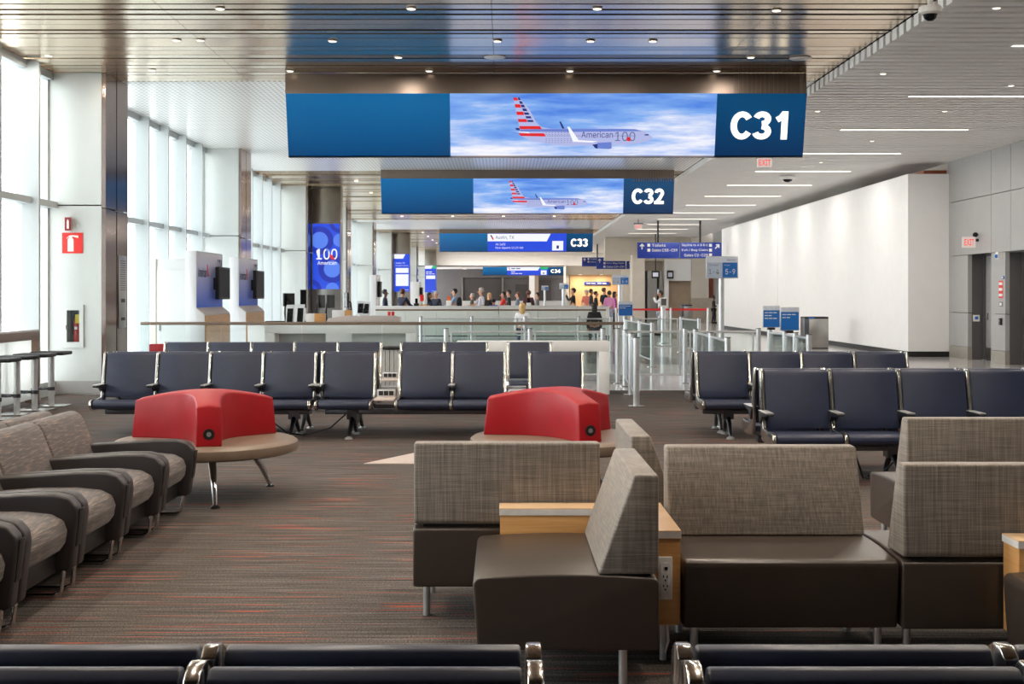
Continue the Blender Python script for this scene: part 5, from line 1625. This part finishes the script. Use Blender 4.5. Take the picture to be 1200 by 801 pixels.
def person(label, px, ytop, Y, face, shirt, trousers, hair='black', skin='light', style='short', arms=('down', 'down'), long_sleeve=True, seated=False, height=None, bag=None, floor=0.0, lean=0.0):
    s = F / Y
    x = (px - VX) / s
    H = height or (HCAM - (ytop - VY) / s)
    k = H / 1.75
    hip = 0.92
    dz = 0.0
    if seated:
        k = 1.0; dz = -0.44
    r = thing('person', label, 'person', (x, Y, floor), face)
    V, E, R = [], [], []
    def add(p, rad, par=None):
        V.append(tuple(c * k for c in p)); R.append(rad * k if not isinstance(rad, tuple) else tuple(a * k for a in rad))
        if par is not None: E.append((par, len(V) - 1))
        return len(V) - 1
    T = lambda z: z + dz
    ly = lambda z: -lean * max(0, z - hip)
    pel = add((0, 0, T(0.94)), (0.14, 0.105))
    bel = add((0, ly(1.1), T(1.10)), (0.135, 0.10), pel)
    che = add((0, ly(1.3) + 0.01, T(1.30)), (0.155, 0.11), bel)
    nb = add((0, ly(1.44) + 0.01, T(1.45)), 0.062, che)
    nk = add((0, ly(1.5), T(1.51)), 0.052, nb)
    jaw = add((0, ly(1.55) - 0.025, T(1.57)), 0.072, nk)
    fh = add((0, ly(1.63) - 0.008, T(1.655)), 0.092, jaw)
    tp = add((0, ly(1.7), T(1.715)), 0.055, fh)
    head = Vector(V[fh])
    joints = {}
    for sd, pose in ((1, arms[0]), (-1, arms[1])):
        sh = add((sd * 0.165, ly(1.39) + 0.01, T(1.40)), 0.062, che)
        if pose == 'down':
            el, wr, tip = (sd * 0.215, 0.03, 1.12), (sd * 0.215, -0.05, 0.88), (sd * 0.21, -0.08, 0.79)
        elif pose == 'bent':
            el, wr, tip = (sd * 0.22, 0.0, 1.12), (sd * 0.15, -0.24, 1.10), (sd * 0.12, -0.33, 1.11)
        elif pose == 'reach':
            el, wr, tip = (sd * 0.22, -0.15, 1.16), (sd * 0.17, -0.40, 1.10), (sd * 0.15, -0.49, 1.10)
        elif pose == 'mouth':
            el, wr, tip = (sd * 0.24, -0.20, 1.30), (sd * 0.10, -0.27, 1.50), (sd * 0.05, -0.22, 1.58)
        else:
            el, wr, tip = (sd * 0.24, -0.04, 1.12), (sd * 0.10, -0.12, 1.30), (sd * 0.03, -0.14, 1.35)
        e = add((el[0], el[1] + ly(el[2]), T(el[2])), 0.046, sh)
        w = add((wr[0], wr[1] + ly(wr[2]), T(wr[2])), 0.030, e)
        pm = Vector(wr).lerp(Vector(tip), 0.45)
        p_ = add((pm.x, pm.y + ly(pm.z), T(pm.z)), (0.036, 0.022), w)
        dr = (Vector(tip) - Vector(wr)).normalized()
        sdv = dr.cross(Vector((0, 1, 0.2))).normalized() if abs(dr.y) < 0.8 else Vector((1, 0, 0))
        for q, ln in enumerate((0.070, 0.082, 0.078, 0.062)):
            b0 = pm + sdv * (0.027 - 0.018 * q)
            t0 = b0 + dr * ln + Vector((0, -0.010, 0))
            f1 = add((b0.x + dr.x * 0.02, b0.y + dr.y * 0.02 + ly(b0.z), T(b0.z + dr.z * 0.02)), 0.010, p_)
            add((t0.x, t0.y + ly(t0.z), T(t0.z)), 0.0085, f1)
        th = Vector(wr) + dr * 0.03 + sdv * 0.03
        t1 = add((th.x, th.y + ly(th.z), T(th.z)), 0.012, p_)
        th2 = th + dr * 0.045 + sdv * 0.016
        add((th2.x, th2.y + ly(th2.z), T(th2.z)), 0.010, t1)
        joints[sd] = (sh, e, w)
    legs = {}
    for sd in (1, -1):
        hp = add((sd * 0.09, 0.0, T(0.88)), 0.092, pel)
        if seated:
            kn = add((sd * 0.11, -0.44, 0.50), 0.062, hp)
            an = add((sd * 0.11, -0.40, 0.09), 0.040, kn)
            toe = add((sd * 0.12, -0.56, 0.03), 0.034, an)
        else:
            off = 0.06 * sd
            kn = add((sd * 0.10, -0.02 + off * 0.5, 0.49), 0.062, hp)
            an = add((sd * 0.105, 0.02 + off, 0.085), 0.040, kn)
            toe = add((sd * 0.125, -0.13 + off, 0.032), 0.034, an)
        legs[sd] = (hp, kn, an, toe)
    skin_mesh('body', V, E, R, SKIN[skin], r)
    # clothing follows the same joints, a little fuller
    def sub(name, chain_list, m, grow, root=0):
        idx = sorted({i for ch in chain_list for i in ch})
        mp = {i: n for n, i in enumerate(idx)}
        ed = set()
        for ch in chain_list:
            for a, b_ in zip(ch[:-1], ch[1:]):
                ed.add((mp[a], mp[b_]))
        rr = []
        for i in idx:
            q = R[i]
            rr.append(tuple(a + grow for a in q) if isinstance(q, tuple) else q + grow)
        return skin_mesh(name, [V[i] for i in idx], list(ed), rr, m, r, root=mp[root])
    if long_sleeve:
        ch = [[pel, bel, che, nb]] + [[che, joints[s_][0], joints[s_][1], joints[s_][2]] for s_ in (1, -1)]
    else:
        ch = [[pel, bel, che, nb]] + [[che, joints[s_][0], joints[s_][1]] for s_ in (1, -1)]
    sub('shirt', ch, cloth(shirt), 0.016, pel)
    sub('trousers', [[pel] + list(legs[s_][:3]) for s_ in (1, -1)], cloth(trousers), 0.014, pel)
    sub_sh = MB()
    for sd in (1, -1):
        an, toe = Vector(V[legs[sd][2]]), Vector(V[legs[sd][3]])
        sub_sh.ball(((an.x + toe.x) / 2, (an.y + toe.y) / 2, 0.045), 0.052, 0.14, 0.045)
    sub_sh.build('shoes', cloth((34, 30, 30)), r, angle=80)
    # hair, face
    hx, hy, hz = head
    hb = MB()
    hb.ball((hx, hy + 0.026 * k, hz + 0.024 * k), 0.104 * k, 0.108 * k, 0.105 * k, 14, 10)
    if style == 'long':
        hb.ball((hx, hy + 0.06 * k, hz - 0.10 * k), 0.10 * k, 0.07 * k, 0.19 * k)
    if style == 'bun':
        hb.ball((hx, hy + 0.10 * k, hz + 0.08 * k), 0.05 * k, 0.05 * k, 0.05 * k)
    # trim the cap away from the face
    hb.v = [(p[0], max(p[1], hy - (0.062 if p[2] > hz + 0.045 * k else 0.0) * k), p[2]) for p in hb.v]
    hb.build('hair', HAIR[hair], r, angle=80)
    fb = MB()
    fb.mat(0)
    fb.ball((hx - 0.034 * k, hy - 0.093 * k, hz - 0.012 * k), 0.011 * k, 0.008 * k, 0.008 * k, 8, 6)
    fb.ball((hx + 0.034 * k, hy - 0.093 * k, hz - 0.012 * k), 0.011 * k, 0.008 * k, 0.008 * k, 8, 6)
    fb.mat(1)
    fb.ball((hx, hy - 0.104 * k, hz - 0.045 * k), 0.014 * k, 0.022 * k, 0.024 * k, 8, 6)
    for sd in (1, -1):
        fb.ball((hx + sd * 0.092 * k, hy + 0.01 * k, hz - 0.03 * k), 0.012 * k, 0.022 * k, 0.034 * k, 8, 6)
    fb.mat(2)
    fb.ball((hx, hy - 0.092 * k, hz - 0.088 * k), 0.026 * k, 0.010 * k, 0.008 * k, 8, 6)
    fb.build('face', [M['black'], SKIN[skin], cloth((176, 92, 88))], r, angle=80)
    if bag:
        b_ = MB().ball((0, 0.19 * k, 1.22 * k + dz), 0.17 * k, 0.10 * k, 0.24 * k)
        bb = b_.build('backpack', cloth(bag), r, angle=80)
    return r
LFT, RGT, AWAY, CAM = -PI / 2, PI / 2, PI, 0.0   # facing -X, +X, away, camera
navy, dk = (30, 36, 62), (34, 34, 38)
person('person in dark navy uniform with black hair beside the distant kiosk monitor', 451.5, 339.5, 49, RGT, navy, navy, 'black', 'dark', arms=('bent', 'bent'))
person('person in navy uniform with brown hair, arms on the counter below the blue flight notice', 472, 338.8, 49.5, PI * 0.8, navy, navy, 'brown', 'mid', arms=('reach', 'reach'))
person('person with long dark hair in navy beside the grey-haired one in a suit', 503.5, 343, 48.9, RGT, navy, navy, 'black', 'mid', style='long', arms=('bent', 'reach'))
person('person with grey hair in a dark suit at the staffed counter', 511, 341.5, 50.6, -0.5, (40, 44, 64), dk, 'grey', 'light', arms=('bent', 'bent'))
person('person in a light blue shirt carrying a black backpack at the counter', 532.5, 338.5, 49.2, LFT, (150, 176, 214), (60, 66, 84), 'black', 'light', arms=('reach', 'bent'), bag=(28, 28, 34))
person('person in an olive jacket in the dark hall', 553, 344, 58, LFT, (84, 82, 66), dk, 'grey', 'light', arms=('bent', 'bent'))
person('person with grey hair in a white shirt standing tall at the counter', 563.5, 337.5, 49.2, LFT + 0.3, (214, 214, 224), (40, 42, 50), 'grey', 'light', arms=('down', 'reach'), long_sleeve=False)
person('person with blond hair in black behind the one in a white shirt', 573.5, 343.5, 54, CAM, (30, 30, 34), dk, 'blond', 'light', style='long')
person('child in a bright blue top at the counter next to the red jacket', 578.5, 350, 49.0, AWAY, (28, 84, 196), (40, 44, 60), 'black', 'mid', arms=('bent', 'bent'))
person('person in a bright red jacket at the counter', 589.5, 342, 50.0, LFT + 0.2, (226, 52, 44), (44, 44, 52), 'black', 'light', arms=('reach', 'bent'))
person('person in a dark suit behind the red jacket', 596, 340, 54, LFT, (36, 38, 46), dk, 'black', 'light')
person('person in a slate blue shirt with hair tied up in the dark hall', 606.5, 342.5, 55, LFT, (112, 128, 150), (60, 66, 80), 'brown', 'light', style='bun', arms=('bent', 'down'))
person('person in a maroon jacket in the dark hall', 619.5, 340.5, 56, AWAY, (74, 36, 46), dk, 'brown', 'mid')
person('person in a grey cardigan in the dark hall next to the maroon jacket', 629.5, 343, 57, LFT, (126, 128, 128), dk, 'black', 'light', arms=('bent', 'bent'))
# seated with blond hair in front of the handrail
person('person with long blond hair in a white top, seated with back turned by the barrier', 612, 357, 41.5, AWAY, (232, 232, 236), (70, 80, 110), 'blond', 'light', style='long', seated=True)
person('person in a black leather jacket drinking from a white cup', 671.5, 338, 52.5, LFT, (34, 36, 42), (38, 40, 48), 'black', 'light', arms=('mouth', 'down'))
person('person in a salmon shirt before the tan wall', 687.5, 340, 66, CAM, (226, 128, 112), (120, 110, 100), 'grey', 'light', long_sleeve=False)
person('person in a dark navy shirt between the salmon shirt and the black coat', 693, 339, 62, RGT, (40, 42, 54), (40, 42, 50), 'black', 'mid', arms=('bent', 'down'))
person('person in a long black coat before the tan wall', 698.5, 341.5, 60, RGT, (22, 22, 24), (22, 22, 24), 'black', 'mid')
person('person in a black tee shirt and light shorts before the tan wall', 708, 337.5, 62, RGT + 0.6, (30, 30, 36), (214, 206, 192), 'brown', 'light', arms=('bent', 'bent'), long_sleeve=False)
person('person in a pink blouse carrying a black bag', 714, 341, 58, AWAY, (222, 146, 196), (150, 160, 190), 'black', 'mid', arms=('bent', 'down'))
person('person in purple and black beside the pink blouse', 720.5, 342, 59, RGT, (150, 52, 150), (30, 28, 34), 'black', 'mid', style='long')
person('person in a black hooded coat seated low before the counter by the tan wall', 696.5, 354, 43.2, AWAY, (20, 20, 22), (24, 24, 28), 'black', 'mid', style='long', seated=True)
person('person in a white shirt drinking from a bottle beside the red belt', 774, 341, 50, LFT, (226, 230, 236), (206, 212, 222), 'black', 'mid', arms=('mouth', 'down'))
person('person in black sitting at a podium by the brown timber screen', 836.5, 346.5, 70.9, RGT, (28, 28, 32), (28, 28, 32), 'black', 'dark', arms=('bent', 'bent'))
# what the two seated people sit on
for px, Y, lb in ((612, 41.6, 'white stool under the seated blond-haired person'), (696.5, 43.3, 'grey stool under the person in the hooded coat')):
    x = at(px, 0, Y)[0]
    r = thing('low_stool', lb, 'stool', (x, Y + 0.02, 0))
    MB().lathe([(0.0, 0.28), (0.17, 0.28), (0.18, 0.30), (0.0, 0.31)], n=20).build('seat', M['white_plastic'], r)
    MB().cyl((0, 0, 0.02), (0, 0, 0.28), 0.03).build('pole', M['alu_brushed'], r)
    MB().cyl((0, 0, 0), (0, 0, 0.02), 0.15, n=20).build('base', M['alu_brushed'], r)
c_ = thing('drink_bottle', 'clear drink bottle at the mouth of the person by the red belt', 'bottle', (at(771.2, 0, 50)[0], 50.05, 1.62))
MB().lathe([(0.0, 0), (0.033, 0.0), (0.033, 0.15), (0.012, 0.19), (0.012, 0.21), (0.0, 0.21)], n=12).build('body', M['poster_pale'], c_)
MB().lathe([(0.0, 0.21), (0.014, 0.21), (0.014, 0.235), (0.0, 0.235)], n=12).build('cap', M['poster_blue'], c_)
r = thing('podium', 'pale podium by the brown timber screen', 'podium', (at(838.5, 0, 70)[0] + 0.45, 70.0, 0))
MB().box(-0.3, 0.3, 0, 0.5, 0, 1.02).build('body', M['beige'], r, bevel=0.01)
MB().box(-0.34, 0.34, -0.04, 0.54, 1.02, 1.06).build('worktop', M['white'], r, bevel=0.006)

dg = bpy.context.evaluated_depsgraph_get()
done = []
for o in SKINNED:
    me = bpy.data.meshes.new_from_object(o.evaluated_get(dg))
    done.append((o, me))
for o, me in done:
    o.modifiers.clear()
    nm = o.name
    o.data = me
    me.shade_smooth()
# ================================================================== LIGHT, SKY, CAMERA
w = bpy.data.worlds.new('overcast_sky')
S.world = w
w.use_nodes = True
nt = w.node_tree
bg = nt.nodes['Background']
tc = nt.nodes.new('ShaderNodeTexCoord')
sp = nt.nodes.new('ShaderNodeSeparateXYZ'); nt.links.new(tc.outputs['Generated'], sp.inputs[0])
rp = ramp(nt, [(0.35, (0.82, 0.83, 0.84)), (0.5, (1.0, 1.0, 1.0)), (0.8, (0.93, 0.96, 1.0))])
ad = N(nt, 'ShaderNodeMath', operation='MULTIPLY_ADD'); ad.inputs[1].default_value = 0.5; ad.inputs[2].default_value = 0.5
nt.links.new(sp.outputs['Z'], ad.inputs[0]); nt.links.new(ad.outputs[0], rp.inputs['Fac'])
nt.links.new(rp.outputs['Color'], bg.inputs['Color'])
bg.inputs['Strength'].default_value = WORLD

def area(name, loc, sx, sy, power, col=(1, 0.95, 0.88), rot=(0, 0, 0)):
    l = bpy.data.lights.new(name, 'AREA')
    l.shape = 'RECTANGLE'; l.size = sx; l.size_y = sy
    l.energy = power; l.color = col
    o = bpy.data.objects.new(name, l)
    COL.objects.link(o)
    o.location = loc; o.rotation_euler = rot
    return o
for (x, y, z) in strip_pos:
    if True:
        area('linear_light_lamp', (x, y, z - 0.03), 2.6, 0.08, STRIP)
for i, (x, y, z) in enumerate(lamps):
    area('downlight_and_fill_lamp', (x, y, z - 0.05), 0.1, 0.1, DOWN, (1, 0.9, 0.78))
for Y in (4.6, 7.0, 9.6, 12.4):
    for x in (-4.6, -1.5, 1.6, 4.4):
        r = thing('downlight', 'small round recessed downlight over the seating area', 'downlight', (x, Y, ZC), 0, 'downlights over the seating area')
        MB().lathe([(0.0, 0.0), (0.06, 0.0), (0.055, -0.02), (0.0, -0.024)], n=16).build('lens', M['lamp_warm'], r)
        area('downlight_and_fill_lamp', (x, Y, ZC - 0.05), 0.1, 0.1, SEAT, (1, 0.87, 0.72))
for Y in (40.0, 53.5, 73, 88, 97):  # last row is fill without fittings, added to brighten the far band
    for x in (-3.4, 1.2):
        area('downlight_and_fill_lamp', (x, Y, ZC - 0.06), 0.6, 0.6, DOWN * 4, (1, 0.93, 0.84))
for x in (at(680, 0, 99)[0], at(705, 0, 99)[0]):
    r = thing('downlight', 'warm recessed downlight in the soffit before the tan wall', 'downlight', (x, 99.0, 3.15), 0, 'downlights before the tan wall')
    MB().lathe([(0.0, 0.0), (0.12, 0.0), (0.11, -0.02), (0.0, -0.024)], n=16).build('lens', M['lamp_warm'], r)
    area('downlight_and_fill_lamp', (x, 99.0, 3.08), 0.4, 0.4, 60, (1, 0.84, 0.62))
for x in (fx(545), fx(577), fx(612)):
    r = thing('downlight', 'warm recessed downlight in the ceiling of the dark hall', 'downlight', (x, 112.5, 3.86), 0, 'downlights of the dark hall')
    MB().lathe([(0.0, 0.0), (0.16, 0.0), (0.15, -0.02), (0.0, -0.024)], n=16).build('lens', M['lamp_warm'], r)
    area('downlight_and_fill_lamp', (x, 112.5, 3.78), 0.4, 0.4, 14, (1, 0.84, 0.62))

for x in (-3.6, -1.2, 1.2, 3.6, 7.0, 10.0):  # made-up fittings and lamps, added to brighten the white end band
    r = thing('downlight', 'added fill light brightening the white band at the end of the concourse', 'downlight', (x, 101.0, ZC if x < XE else ZB), 0, 'added fill lights at the end of the concourse')
    MB().lathe([(0.0, 0.0), (0.12, 0.0), (0.11, -0.02), (0.0, -0.024)], n=16).build('lens', M['lamp_warm'], r)
    area('downlight_and_fill_lamp', (x, 101.0, ZB - 0.08), 0.4, 0.4, 110, (1, 0.93, 0.85))
cam = bpy.data.cameras.new('camera')
cam.lens = 45.0; cam.sensor_width = 36.0
cam.shift_x = (600 - VX) / 1200.0
cam.shift_y = (VY - 400.5) / 1200.0
cam.clip_end = 600
co = bpy.data.objects.new('camera', cam)
COL.objects.link(co)
co.location = (0, 0, HCAM)
co.rotation_euler = (PI / 2, 0, 0)
S.camera = co
S.view_settings.view_transform = 'Standard'
S.view_settings.look = 'None'
S.view_settings.gamma = 1.0
S.view_settings.use_curve_mapping = False
S.view_settings.exposure = EXPO
S.cycles.use_denoising = True
S.cycles.max_bounces = 8
S.cycles.diffuse_bounces = 4
S.cycles.glossy_bounces = 4
S.cycles.transparent_max_bounces = 24
S.cycles.sample_clamp_indirect = 6.0
S.cycles.use_light_tree = True
